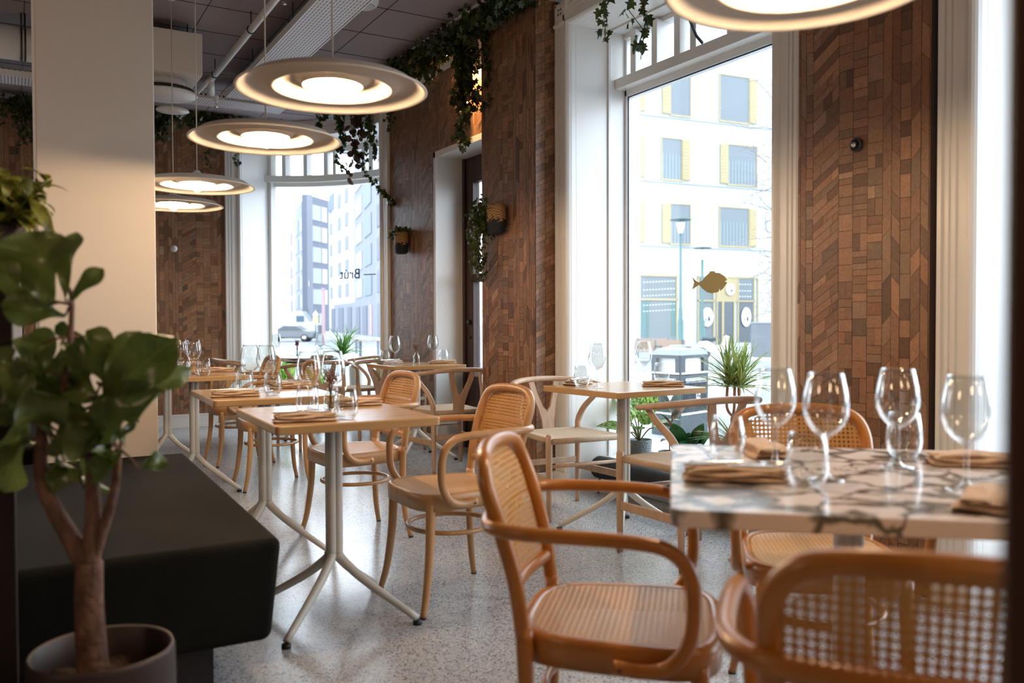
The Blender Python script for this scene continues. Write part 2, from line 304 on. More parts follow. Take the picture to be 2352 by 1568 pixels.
# ------------------------------------------------------------------ mesh building
class MB:
    def __init__(s): s.v = []; s.f = []; s.uv = {}; s.mi = {}; s.c = {}; s.sm = {}
    def add(s, vs, fs, uv=None, mi=0, col=None, smooth=True):
        b = len(s.v); s.v += [tuple(x) for x in vs]
        for k, f in enumerate(fs):
            i = len(s.f); s.f.append(tuple(b + q for q in f))
            if uv: s.uv[i] = uv[k]
            if mi: s.mi[i] = mi
            if col: s.c[i] = col
            s.sm[i] = smooth
        return s
    def box(s, x0, x1, y0, y1, z0, z1, mi=0, mtx=None):
        vs = [Vector(p) for p in ((x0,y0,z0),(x1,y0,z0),(x1,y1,z0),(x0,y1,z0),(x0,y0,z1),(x1,y0,z1),(x1,y1,z1),(x0,y1,z1))]
        if mtx: vs = [mtx @ p for p in vs]
        return s.add(vs, [(3,2,1,0),(4,5,6,7),(0,1,5,4),(1,2,6,5),(2,3,7,6),(3,0,4,7)], mi=mi, smooth=False)
    def prism(s, poly, z0, z1, mi=0, mtx=None, smooth=False):
        n = len(poly); vs = [Vector((x, y, z0)) for x, y in poly] + [Vector((x, y, z1)) for x, y in poly]
        if mtx: vs = [mtx @ p for p in vs]
        return s.add(vs, [tuple(range(n-1, -1, -1)), tuple(range(n, 2*n))] + [(i, (i+1) % n, n+(i+1) % n, n+i) for i in range(n)], mi=mi, smooth=smooth)
    def tube(s, pts, r, n=10, closed=False, cap=True, sy=1.0, mi=0, upv=None):
        pts = [Vector(p) for p in pts]; m = len(pts)
        rs = r if isinstance(r, (list, tuple)) else [r]*m
        tg = []
        for i in range(m):
            a = pts[(i-1) % m] if (closed or i > 0) else pts[0]; b = pts[(i+1) % m] if (closed or i < m-1) else pts[-1]
            d = b - a; tg.append(d.normalized() if d.length > 1e-9 else Vector((0,0,1)))
        ref = Vector(upv) if upv else (Vector((0,0,1)) if abs(tg[0].z) < .9 else Vector((1,0,0)))
        vs = []; nv = None
        for i in range(m):
            if upv: nv = Vector(upv)
            elif nv is None: nv = ref
            nv = (nv - tg[i]*nv.dot(tg[i]))
            nv = nv.normalized() if nv.length > 1e-6 else tg[i].orthogonal().normalized()
            bv = tg[i].cross(nv)
            for k in range(n):
                a = 2*PI*k/n; vs.append(pts[i] + (nv*math.cos(a)*sy + bv*math.sin(a))*rs[i])
        fs = [(i*n+k, i*n+(k+1) % n, ((i+1) % m)*n+(k+1) % n, ((i+1) % m)*n+k) for i in range(m if closed else m-1) for k in range(n)]
        if cap and not closed: fs += [tuple(range(n-1, -1, -1)), tuple((m-1)*n+k for k in range(n))]
        return s.add(vs, fs, mi=mi)
    def lathe(s, prof, n=24, c=(0,0,0), mi=0, sx=1, sy=1):
        m = len(prof); vs = []
        for r, z in prof:
            for k in range(n):
                a = 2*PI*k/n; vs.append((c[0]+r*math.cos(a)*sx, c[1]+r*math.sin(a)*sy, c[2]+z))
        fs = [(i*n+k, i*n+(k+1) % n, (i+1)*n+(k+1) % n, (i+1)*n+k) for i in range(m-1) for k in range(n)]
        return s.add(vs, fs, mi=mi)
    def disc(s, r, z, n=24, c=(0,0,0), mi=0):
        return s.add([(c[0]+r*math.cos(2*PI*k/n), c[1]+r*math.sin(2*PI*k/n), c[2]+z) for k in range(n)], [tuple(range(n))], mi=mi, smooth=False)
    def grid(s, fn, nu, nv, mi=0, uvs=None):
        vs = [fn(i/nu, j/nv) for j in range(nv+1) for i in range(nu+1)]
        fs = [(j*(nu+1)+i, j*(nu+1)+i+1, (j+1)*(nu+1)+i+1, (j+1)*(nu+1)+i) for j in range(nv) for i in range(nu)]
        uv = None
        if uvs: uv = [[uvs((i+a)/nu, (j+b)/nv) for a, b in ((0,0),(1,0),(1,1),(0,1))] for j in range(nv) for i in range(nu)]
        return s.add(vs, fs, uv=uv, mi=mi)
    def build(s, name, mats, parent=None, bevel=0, seg=2, angle=40, solid=0):
        me = bpy.data.meshes.new(name); me.from_pydata(s.v, [], s.f); me.update()
        for m in (mats if isinstance(mats, (list, tuple)) else [mats]): me.materials.append(m)
        for i, q in s.mi.items(): me.polygons[i].material_index = q
        if s.uv:
            ul = me.uv_layers.new(name='UVMap')
            for i, u in s.uv.items():
                for k, li in enumerate(me.polygons[i].loop_indices): ul.data[li].uv = u[k]
        if s.c:
            ca = me.color_attributes.new('tint', 'FLOAT_COLOR', 'CORNER')
            for i, c in s.c.items():
                for li in me.polygons[i].loop_indices: ca.data[li].color = (*c, 1)
        me.polygons.foreach_set('use_smooth', [s.sm[i] for i in range(len(s.f))])
        o = bpy.data.objects.new(name, me); COL.objects.link(o)
        if parent: o.parent = parent
        if bevel:
            b = o.modifiers.new('bevel', 'BEVEL'); b.width = bevel; b.segments = seg; b.limit_method = 'ANGLE'; b.angle_limit = math.radians(angle)
        if solid:
            b = o.modifiers.new('thickness', 'SOLIDIFY'); b.thickness = solid; b.offset = 0
        return o
def spline(P, n=6, closed=False):
    P = [Vector(p) for p in P]; m = len(P); out = []
    g = lambda i: P[i % m] if closed else (P[i] if 0 <= i < m else (P[0]*2-P[1] if i < 0 else P[-1]*2-P[-2]))
    for i in range(m if closed else m-1):
        a, b, c, d = g(i-1), g(i), g(i+1), g(i+2)
        for k in range(n):
            t = k/n; out.append(.5*((2*b)+(c-a)*t+(2*a-5*b+4*c-d)*t*t+(3*b-a-3*c+d)*t**3))
    if not closed: out.append(P[-1])
    return out
def lerp_r(rs, n):
    out = []
    for i in range(len(rs)-1):
        for k in range(n): out.append(rs[i]+(rs[i+1]-rs[i])*k/n)
    return out + [rs[-1]]
def rrect(w, d, r, n=5, cx=0, cy=0):
    out = []
    for sx, sy, a0 in ((1,1,0),(-1,1,90),(-1,-1,180),(1,-1,270)):
        for k in range(n+1):
            a = math.radians(a0+90*k/n); out.append((cx+sx*(w/2-r)+r*math.cos(a), cy+sy*(d/2-r)+r*math.sin(a)))
    return out
def tag(o, label=None, cat=None, group=None, kind=None):
    if label: o['label'] = label
    if cat: o['category'] = cat
    if group: o['group'] = group
    if kind: o['kind'] = kind
    return o
def thing(name, label, cat, loc=(0,0,0), rz=0, group=None):
    o = bpy.data.objects.new(name, None); COL.objects.link(o); o.location = loc; o.rotation_euler = (0,0,rz); o.empty_display_size = .1
    return tag(o, label, cat, group)
def dup(root, loc, rz=0, label=None, group=None, scale=None):
    def rec(o, par):
        c = o.copy(); COL.objects.link(c); c.parent = par
        for ch in o.children: rec(ch, c)
        return c
    r = rec(root, None); r.location = loc; r.rotation_euler = (0,0,rz)
    if label: r['label'] = label
    if group: r['group'] = group
    if scale: r.scale = (scale,)*3
    return r
def placer(proto):
    used = [False]
    def f(loc, rz, label, group=None, scale=None):
        if not used[0]:
            used[0] = True; proto.location = loc; proto.rotation_euler = (0,0,rz); proto['label'] = label
            if group: proto['group'] = group
            if scale: proto.scale = (scale,)*3
            return proto
        return dup(proto, loc, rz, label, group, scale)
    return f
def struct(mb, name, mats, parent=None, **k):
    o = mb.build(name, mats, parent, **k)
    if not parent: o['kind'] = 'structure'
    return o
def sroot(name, loc=(0,0,0)):
    o = bpy.data.objects.new(name, None); COL.objects.link(o); o.location = loc; o['kind'] = 'structure'; return o

# ------------------------------------------------------------------ wood mosaic walls
SEQ = [('d',.026,1),('d',.031,-1),('b',.038,0),('D',.137,.62),('w',.214,0),('d',.041,1),('d',.039,-1),('b',.047,0),('d',.042,1),('d',.035,-1)]
PER = sum(q[1] for q in SEQ)
def clip(poly, a, b, c):            # keep a*u+b*v <= c
    out = []
    for i in range(len(poly)):
        p, q = poly[i], poly[(i+1) % len(poly)]; dp = a*p[0]+b*p[1]-c; dq = a*q[0]+b*q[1]-c
        if dp <= 0: out.append(p)
        if (dp < 0 < dq) or (dq < 0 < dp):
            t = dp/(dp-dq); out.append((p[0]+(q[0]-p[0])*t, p[1]+(q[1]-p[1])*t))
    return out
def tiles(mb, org, ud, nrm, u0, u1, v0, v1, seed=1, seq=None):
    rnd = random.Random(seed); org = Vector(org); ud = Vector(ud); nrm = Vector(nrm); g = .0011; seq = seq or SEQ
    flip = ud.cross(Vector((0,0,1))).dot(nrm) < 0
    P = lambda u, v, h=0: org + ud*u + Vector((0,0,v)) + nrm*h
    q = [P(u0,v0), P(u1,v0), P(u1,v1), P(u0,v1)]
    mb.add(q, [(3,2,1,0) if flip else (0,1,2,3)], mi=1, smooth=False)
    def put(poly):
        for a, b, c in ((1,0,u1),(-1,0,-u0),(0,1,v1),(0,-1,-v0)):
            poly = clip(poly, a, b, c)
            if len(poly) < 3: return
        k = rnd.random(); s = rnd.gauss(1, .20); s = max(.55, min(1.5, s))
        if rnd.random() < .06: s *= .62
        base = (.262,.134,.070) if k < .7 else ((.240,.112,.054) if k < .88 else (.262,.155,.092))
        h = .0015 + rnd.random()*.0015
        n = len(poly); vs = [P(u, v, h) for u, v in poly]
        mb.add(vs, [tuple(range(n-1,-1,-1)) if flip else tuple(range(n))], col=tuple(c*s for c in base), smooth=False)
    u = math.floor(u0/PER)*PER if seq is SEQ else u0
    while u < u1:
        for ty, w, sl in seq:
            a, b = u+g, u+w-g
            if b > u0 and a < u1:
                if ty in 'dD':
                    k = sl*w; v = v0-.3-abs(k)-rnd.random()*.05
                    while v < v1+abs(k):
                        hh = rnd.uniform(.075,.19) if ty == 'd' else rnd.choice((.034,.038,.042,.055))
                        parts = 1 if ty == 'd' else rnd.choice((1,2,2,3))
                        cuts = [0]+sorted(rnd.uniform(.2,.8) for _ in range(parts-1))+[1]
                        for c0, c1 in zip(cuts, cuts[1:]):
                            ua, ub = a+(b-a)*c0+(g if c0 else 0), a+(b-a)*c1
                            put([(ua, v+k*c0+g), (ub, v+k*c1+g), (ub, v+k*c1+hh-g), (ua, v+k*c0+hh-g)])
                        v += hh
                elif ty == 'b':
                    v = v0-rnd.random()*.06
                    while v < v1:
                        hh = rnd.uniform(.035,.10); put([(a,v+g),(b,v+g),(b,v+hh-g),(a,v+hh-g)]); v += hh
                else:
                    nc = 3; cw = w/nc
                    for c in range(nc):
                        ca, cb = u+cw*c+g, u+cw*(c+1)-g; v = v0-rnd.random()*.08
                        while v < v1:
                            hh = rnd.choice((.036,.052,.072,.072,.105)); m = rnd.random()
                            if m < .35 and hh > .05:
                                for e in (0,1): put([(ca+(cb-ca)*e/2+(g if e else 0),v+g),(ca+(cb-ca)*(e+1)/2,v+g),(ca+(cb-ca)*(e+1)/2,v+hh-g),(ca+(cb-ca)*e/2+(g if e else 0),v+hh-g)])
                            elif m < .6 and hh > .05:
                                for e in (0,1): put([(ca,v+hh*e/2+g),(cb,v+hh*e/2+g),(cb,v+hh*(e+1)/2-g),(ca,v+hh*(e+1)/2-g)])
                            else: put([(ca,v+g),(cb,v+g),(cb,v+hh-g),(ca,v+hh-g)])
                            v += hh
            u += w
XT, XW, XC, XG, ZS, ZC = 3.05, 3.10, 2.91, 3.52, 3.172, 3.18
YE = 9.30
TM = [tile_m, grout]
m = MB(); tiles(m, (XT+.01, 2.70, 0), (0,-1,0), (-1,0,0), 0, .655, 0, ZS, 11); m.box(XT+.012, XG, 2.045, 2.70, 0, ZS, mi=1); struct(m, 'wall_right', TM)
m = MB(); tiles(m, (XC, 5.42, 0), (0,-1,0), (-1,0,0), 0, .725, .10, ZS, 12)
tiles(m, (XC, 4.695, 0), (1,0,0), (0,-1,0), 0, .16, .10, ZS, 13, [('D',.075,.45),('D',.085,.45)])
m.box(XC+.002, XW+.4, 4.697, 5.42, 0, ZS, mi=1); struct(m, 'wall_pier', TM)
m = MB(); m.box(XC-.012, XW, 4.68, 5.42, 0, .10); struct(m, 'baseboard_pier', white, bevel=.004)
m = MB(); tiles(m, (XW, 7.62, 0), (0,-1,0), (-1,0,0), 0, 1.02, .12, ZS, 14); tiles(m, (XW, 6.60, 0), (0,-1,0), (-1,0,0), 0, 1.2, 2.50, ZS, 15)
m.box(XW+.002, XW+.3, 6.62, 7.9, 0, ZS, mi=1); m.box(XW+.002, XW+.3, 5.4, 6.62, 2.50, ZS, mi=1); struct(m, 'wall_door_side', TM)
m = MB(); m.box(XW-.018, XW, 6.60, 7.62, 0, .12); struct(m, 'baseboard_right', white, bevel=.004)
m = MB(); tiles(m, (-1.2, YE, 0), (1,0,0), (0,-1,0), 1.48, 3.12, .14, 3.17, 16); tiles(m, (-1.2, YE, 0), (1,0,0), (0,-1,0), 0, 1.48, 2.44, 3.17, 17); tiles(m, (-1.2, YE, 0), (1,0,0), (0,-1,0), 1.27, 1.48, .14, 2.36, 18)
m.box(.28, 1.93, YE+.002, YE+.4, 0, ZC, mi=1); m.box(1.93, 2.10, YE+.03, YE+.4, 0, ZC, mi=1); m.box(1.93, 2.10, YE+.0, YE+.03, 3.18, ZC, mi=1); m.box(-3, .28, YE+.002, YE+.4, 2.44, ZC, mi=1); m.box(.07, .28, YE+.002, YE+.12, 0, 2.4, mi=1); m.box(-3, -1.0, YE+.002, YE+.4, 0, 2.44, mi=1); struct(m, 'wall_back', TM)
m = MB(); m.box(.28, 1.93, YE-.02, YE, .0, .045); m.box(.28, 1.93, YE-.014, YE, .045, .13); m.box(.28, 1.93, YE-.02, YE, .12, .14); struct(m, 'baseboard_back', white, bevel=.004)
m = MB(); m.box(-6, 5.0, -4, 11, -.06, 0); struct(m, 'floor', floor_m)
m = MB(); m.box(-6, XG+.3, -4, 10.3, ZC, ZC+.1); struct(m, 'ceiling', ceil_m)
m = MB()
for k in range(-9, 3): m.box(k*.526+1.135, k*.526+1.138, -3, 9.0, ZC-.003, ZC+.01)
for k in range(-15, 6): m.box(-4, 2.66, k*.526+5.93, k*.526+5.933, ZC-.003, ZC+.01)
struct(m, 'trim_6', mat('ceiling_joint', (.03,.025,.028), .9))
m = MB(); m.box(2.66, XG+.2, -3, 7.87, ZS-.012, ZC-.0005); m.box(.59, XG+.2, 9.0, YE+.5, ZS-.012, ZC-.0005); struct(m, 'ceiling_border', wallw)
m = MB(); m.box(-6, -5.9, -4, 11, 0, ZC); struct(m, 'wall_left', room_m)
m = MB(); m.box(-6, XG+.3, -4.1, -4, 0, ZC); struct(m, 'wall_front', room_m)
m = MB(); m.box(XT+.01, XG, -4, .18, 0, ZS); struct(m, 'wall_corner', room_m)
m = MB(); m.box(.092, .59, 4.40, 4.95, 0, ZC); struct(m, 'wall_pillar', cream, bevel=.006)

# mouldings: profile = (across, out) pairs
PROF = [(0,0),(0,.022),(.006,.030),(.022,.030),(.026,.018),(.034,.018),(.037,.026),(.050,.026),(.053,.018),(.060,.018),(.064,.026),(.078,.026),(.082,.016),(.118,.016),(.124,.030),(.130,.038),(.142,.038),(.150,.030),(.156,.020),(.160,0)]
def mould(mb, p0, p1, across, out, prof=PROF, sc=1.0):
    p0, p1, across, out = Vector(p0), Vector(p1), Vector(across), Vector(out)
    vs = []; n = len(prof)
    for p in (p0, p1): vs += [p+across*(a*sc)+out*b for a, b in prof]
    mb.add(vs, [(i, i+1, n+i+1, n+i) for i in range(n-1)]+[tuple(range(n)), tuple(range(2*n-1, n-1, -1))], smooth=False)
FP = (-.052, 0)
def window_recess(idx, y0, y1, full=True):
    """rectangular window in the street wall, opening y0..y1 with a deep white recess"""
    zh = 2.967; m = MB()
    mould(m, (XT+.03, y1+.16, 0), (XT+.03, y1+.16, zh+.16), (0,-1,0), (-1,0,0)); mould(m, (XT+.03, y0-.16, 0), (XT+.03, y0-.16, zh+.16), (0,1,0), (-1,0,0))
    mould(m, (XT+.03, y0-.16, zh+.16), (XT+.03, y1+.16, zh+.16), (0,0,-1), (-1,0,0))
    m.box(XT+.03, XT+.06, y1, y1+.16, 0, zh+.16); m.box(XT+.03, XT+.06, y0-.16, y0, 0, zh+.16); m.box(XT+.03, XT+.06, y0, y1, zh, zh+.16)
    m.box(XT-.012, XT+.03, y1+.002, y1+.165, 0, .105); m.box(XT-.012, XT+.03, y0-.165, y0-.002, 0, .215)
    struct(m, 'trim_%d' % idx, white)
    w = sroot('window_%d' % idx); m = MB()
    m.box(XT+.06, XG+.06, y1, y1+.06, 0, ZS); m.box(XT+.06, XG+.06, y0-.06, y0, 0, ZS); m.box(XT+.06, XG+.06, y0, y1, zh, ZS)
    m.box(XT+.31, XT+.335, y0, y0+.012, 0, zh); m.box(XT+.31, XT+.335, y1-.012, y1, 0, zh); m.box(XT+.31, XT+.335, y0, y1, zh-.012, zh)
    m.build('window_recess', white, w, bevel=.003)
    m = MB(); m.box(3.34, XG+.02, y0, y1, 0, .20); m.build('window_sill', white, w, bevel=.005)
    m = MB(); L = y1-y0; P = lambda t: y1-L*t
    m.box(XG-.10, XG-.01, y0, y1, 2.60, 2.665); m.box(XG-.02, XG+.05, y0, y1, 2.56, 2.665); m.box(XG-.03, XG+.05, y0, y1, 2.935, zh); m.box(XG-.01, XG+.05, y0, y1, .20, .25)
    m.box(XG-.02, XG+.05, y1-.02, y1, .2, zh); m.box(XG-.02, XG+.05, y0, y0+.02, .2, zh)
    for t in (.093,.218,.343,.657,.782,.907): m.box(XG-.075, XG+.05, P(t)-.026, P(t)+.026, 2.66, zh-.02)
    m.build('window_frame', white, w, bevel=.003)
    m = MB()
    for a, b in ((.395,.425),(.575,.605)): m.box(XG-.05, XG+.02, P(b), P(a), 2.665, 2.935)
    m.box(XG-.05, XG+.02, P(.605), P(.395), 2.665, 2.69); m.box(XG-.05, XG+.02, P(.605), P(.395), 2.91, 2.935); m.build('hopper_sash', white, w, bevel=.003)
    m = MB(); m.box(XG-.004, XG+.004, y0, y1, .25, 2.56); m.box(XG-.004, XG+.004, y0, y1, 2.665, 2.935); m.build('window_pane', pane_m, w)
    m = MB(); g = .007
    m.box(XG-.008, XG-.004, y0+.02, y1-.02, 2.56-g, 2.56)
    for yy in (y0+.02, y1-.02-g): m.box(XG-.008, XG-.004, yy, yy+g, .25, 2.56)
    m.build('window_gasket', darkmetal, w)
    m = MB(); yc = P(.40)
    m.tube([(XG-.06, yc+.0, 2.86), (XG-.07, yc-.012, 2.85), (XG-.07, yc-.07, 2.74), (XG-.06, yc-.11, 2.69)], .009, 8)
    m.lathe([(.010,-.008),(.018,-.008),(.018,.008),(.010,.008)], 14, (XG-.06, yc, 2.868)); m.build('window_stay', darkmetal, w)
    return w
window_recess(1, 2.847, 4.526)
window_recess(2, .20, 1.857)

# door niche
w = sroot('door_1'); m = MB(); yn0, yn1 = 5.40, 6.60; XD = 3.365
m.box(XW-.004, XD+.1, yn1, yn1+.02, 0, 2.50); m.box(XW-.004, XD+.1, yn0, yn1, 2.48, 2.50); m.box(XW-.012, XW+.01, yn1-.012, yn1+.026, 0, 2.52); m.box(XW-.012, XW+.01, yn0, yn1+.026, 2.47, 2.52)
m.build('door_lining', white, w, bevel=.002)
m = MB(); m.box(XD, XD+.06, 6.42, yn1, 0, 2.48); m.box(XD, XD+.06, yn0, 6.42, 2.26, 2.48); m.box(XD, XD+.06, yn0, 6.42, 1.42, 1.49); m.box(XD, XD+.06, yn0, 6.42, 0, .62); m.box(XD, XD+.06, yn0, yn0+.1, 0, 2.48)
m.box(XD-.02, XD, 6.56, yn1, 0, 2.48); m.box(XD-.015, XD, 6.41, 6.425, .62, 2.26)
m.build('door_frame', doorm, w, bevel=.006)
m = MB(); m.box(XD+.025, XD+.032, yn0+.1, 6.42, .62, 1.42); m.box(XD+.025, XD+.032, yn0+.1, 6.42, 1.49, 2.26); m.build('door_pane', pane_m, w)
m = MB(); m.tube([(XD-.0, 6.49, 1.08), (XD-.03, 6.49, 1.08)], .022, 14); m.tube([(XD, 6.49, .95), (XD-.012, 6.49, .95)], .012, 12); m.build('door_lock', darkmetal, w)

# curved corner window
A = Vector((2.10, YE, 0)); B = Vector((3.10, 7.85, 0)); OUT = Vector((.823, .568, 0))
def arc(P, Q, sag, n=18, ext=0.0):
    P, Q = Vector(P), Vector(Q); c = (P+Q)/2; h = (Q-P).length/2; R = (h*h+sag*sag)/(2*sag); d = (Q-P).normalized(); o = Vector((-d.y, d.x, 0)); o = o if o.dot(OUT) > 0 else -o
    ctr = c - o*(R-sag); th = math.asin(h/R)
    return [ctr + o*R*math.cos(a) + d*R*math.sin(a) for a in [(-th+2*th*(i/n)) for i in range(n+1)]]
A2, B2 = Vector((2.47, 9.57, 0)), Vector((3.50, 8.10, 0))
arcI = arc(A, B, .22); arcO = arc(A2, B2, .28)
def ribbon(m, a1, a2, z0, z1):
    n = len(a1)
    for i in range(n-1):
        q = [a1[i], a1[i+1], a2[i+1], a2[i]]
        m.prism([(p.x, p.y) for p in q], z0, z1)
def onarc(t):
    k = t*(len(arcO)-1); i = min(int(k), len(arcO)-2); return arcO[i].lerp(arcO[i+1], k-i)
def off(a, d): return [p + OUT*d for p in a]
w = sroot('window_3'); zh = 3.02; zt = 2.60
m = MB()
for P, Q in ((A, A2), (B, B2)):
    d = (Q-P).normalized(); nn = Vector((-d.y, d.x, 0))*.03
    if P is B: nn = -nn
    Q = Q + d*.08
    m.prism([(p.x, p.y) for p in (P, Q, Q+nn, P+nn)], 0, ZC)
ribbon(m, arcI, off(arcO, .08), zh, ZC); m.build('window_recess', white, w)
m = MB(); ribbon(m, off(arcO, -.16), off(arcO, .04), 0, .20); m.build('window_sill', white, w)
m = MB(); ribbon(m, off(arcO, -.10), off(arcO, .04), zt+.03, zt+.10); ribbon(m, off(arcO, -.02), off(arcO, .04), zt-.01, zt+.10); ribbon(m, off(arcO, -.02), off(arcO, .04), zh-.06, zh); ribbon(m, off(arcO, -.02), off(arcO, .04), .2, .25)
for t in (.01,.093,.218,.343,.657,.782,.907,.99):
    p = onarc(t); m.box(-.045, .045, -.026, .026, zt+.1 if .05 < t < .95 else .2, zh, mtx=Matrix.Translation(p) @ Matrix.Rotation(math.atan2(OUT.y, OUT.x), 4, 'Z'))
m.build('window_frame', white, w)
m = MB()
for i in range(18):
    a, b = arcO[i], arcO[i+1]
    for z1, z2 in ((.25, zt-.01), (zt+.1, zh-.06)): m.add([(a.x,a.y,z1),(b.x,b.y,z1),(b.x,b.y,z2),(a.x,a.y,z2)], [(0,1,2,3)])
m.build('window_pane', pane_m, w)
m = MB()
for t in (.40, .60): p = onarc(t); m.box(-.05, .02, -.02, .02, zt+.1, zh-.06, mtx=Matrix.Translation(p) @ Matrix.Rotation(math.atan2(OUT.y, OUT.x), 4, 'Z'))
m.build('hopper_sash', white, w)
p = onarc(.43)-OUT*.08; q = onarc(.50)-OUT*.08; m = MB(); m.tube([(p.x,p.y,zt+.27),(p.x,p.y,zt+.24),(q.x,q.y,zt+.12)], .011, 8); m.build('window_stay', darkmetal, w)
m = MB(); mould(m, (1.92, YE, 0), (1.92, YE, zh+.17), (1,0,0), (0,-1,0), sc=1.1); mould(m, (XW, 7.62, 0), (XW, 7.62, zh+.17), (0,1,0), (-1,0,0), sc=1.3); struct(m, 'trim_3', white)
m = MB(); aI = off(arcI, -.03); ribbon(m, aI, off(arcI, .0), zh, zh+.05); ribbon(m, off(arcI, -.045), off(arcI, 0), zh+.10, zh+.16); ribbon(m, off(arcI, -.015), off(arcI, 0), zh+.05, zh+.10); struct(m, 'trim_4', white)

# passage and glazed door at the far left of the back wall
w = sroot('door_2'); m = MB(); m.box(-1.0, .30, YE-.02, YE+.3, 2.36, 2.44); m.box(-.03, .06, YE-.02, YE+.3, 0, 2.36); m.build('door_lining', white, w, bevel=.003)
m = MB(); yy = YE+.22; m.box(-1.0, .28, yy, yy+.05, 2.26, 2.36)
for x0, x1 in ((-.03,.035),(.13,.155),(.24,.28),(-1,-.9),(-.4,-.36)): m.box(x0, x1, yy, yy+.05, 0, 2.28)
m.box(-1, .28, yy, yy+.05, 0, 1.7); m.build('door_frame', mat('red_brown_wood', (.14,.055,.03), .5), w)
m = MB(); m.box(-1, .28, yy+.02, yy+.026, 1.7, 2.28); m.build('door_pane', pane_m, w)
# dark post right beside the camera
m = MB(); m.box(0, .10, 0, .07, 0, ZC, mtx=Matrix.Translation((.400, .230, 0)) @ Matrix.Rotation(-PHI-.5202, 4, 'Z')); o = struct(m, 'trim_5', postm, bevel=.004)

# ------------------------------------------------------------------ furniture builders
def mirror(P): return [(x, -y, z) for x, y, z in reversed(P)]
def make_cane_chair(wood, name='cane_armchair'):
    t = thing(name, 'bentwood armchair', 'chair')
    def out(a, k=1.0, n=28):        # seat outline: rounded, a little wider in front
        x = .215*math.cos(a); y = .222*math.sin(a)
        ex = 4.0; c, s_ = math.cos(a), math.sin(a); r = (abs(c)**ex+abs(s_)**ex)**(-1/ex)
        X = .213*c*r; Y = (.205+.10*X)*s_*r
        return X*k, Y*k
    n = 48; A_ = [2*PI*i/n for i in range(n)]
    m = MB(); vs = []
    for k, z in ((1.0,.384),(1.005,.425),(1.0,.440),(.97,.446),(.86,.444),(.855,.436),(.855,.400),(.93,.384)):
        vs += [(*out(a, k), z) for a in A_]
    fs = [(i*n+j, i*n+(j+1) % n, ((i+1) % 8)*n+(j+1) % n, ((i+1) % 8)*n+j) for i in range(8) for j in range(n)]
    m.add(vs, fs); m.build('seat_frame', wood, t)
    m = MB(); rings = (0.001,.3,.6,.88)
    vs = []; 
    for k in rings: vs += [(*out(a, k), .4445-.007*(1-k/.88)) for a in A_]
    fs = [(i*n+j, (i+1)*n+j, (i+1)*n+(j+1) % n, i*n+(j+1) % n) for i in range(3) for j in range(n)]
    m.add(vs, fs, uv=[[(vs[q][0], vs[q][1]) for q in f] for f in fs]); m.build('seat', cane_s, t)
    for s in (1, -1):
        m = MB(); P = spline([(.165, s*.178, .41), (.172, s*.182, .25), (.190, s*.193, .10), (.212, s*.208, .004)], 5); m.tube(P, lerp_r([.019,.017,.0145,.012], 5), 12); l = m.build('leg', wood, t)
        m = MB(); m.tube([(.2125, s*.208, .0), (.2115, s*.208, .008)], .0125, 12); m.build('foot_cap', black, l)
        m = MB(); P = spline([(-.185, s*.180, .46), (-.180, s*.180, .30), (-.190, s*.188, .12), (-.212, s*.205, .004)], 5); m.tube(P, lerp_r([.018,.017,.0145,.012], 5), 12); l = m.build('leg', wood, t)
        m = MB(); m.tube([(-.2125, s*.205, .0), (-.2115, s*.205, .008)], .0125, 12); m.build('foot_cap', black, l)
    H = [(-.186,.181,.44), (-.200,.188,.55), (-.232,.197,.67), (-.258,.192,.745), (-.272,.160,.790), (-.283,.095,.806), (-.290,0,.810)]
    P = spline(H+mirror(H)[1:], 6); m = MB(); m.tube(P, .0165, 12); m.build('back_frame', wood, t)
    m = MB(); m.tube(spline([(-.193,.183,.512), (-.215,.10,.506), (-.224,0,.504), (-.215,-.10,.506), (-.193,-.183,.512)], 5), .0115, 10, sy=1.3); m.build('back_rail', wood, t)
    def bk(u, v):                   # u across, v up
        z = .515+v*.283
        hw = .178+.012*min(1, v*2.2)
        if v > .68: hw *= max(.05, 1-(max(0, v-.68)/.345)**2.1)**.5
        y = (2*u-1)*hw
        x = (-.194-.088*max(0,(z-.5)/.3)**1.1)-.026*(1-(y/.19)**2)*(1-.55*v)
        return (x, y, z)
    m = MB(); m.grid(bk, 16, 18, uvs=lambda u, v: (bk(u, v)[1], bk(u, v)[2])); m.build('back_panel', cane_b, t)
    m = MB()
    R = [(.0,.228,.412), (.06,.232,.408), (.112,.238,.425), (.146,.243,.475), (.154,.248,.545), (.145,.254,.610), (.105,.260,.652), (.03,.264,.665), (-.10,.262,.668), (-.19,.25,.668), (-.250,.205,.668), (-.272,.10,.668), (-.276,0,.668)]
    P = spline(R+mirror(R)[1:], 5); m.tube(P, .0145, 12); m.build('arm_hoop', wood, t)
    m = MB()
    for s in (1,-1):
        for x in (.015,.085): m.tube([(x, s*.240, .411), (x, s*.246, .411)], .0035, 8)
    m.build('screw', darkmetal, t)
    m = MB(); m.tube([(.168*math.cos(a), .168*math.sin(a), .285) for a in [2*PI*i/36 for i in range(36)]], .0095, 8, closed=True); m.build('stretcher_ring', wood, t)
    return t
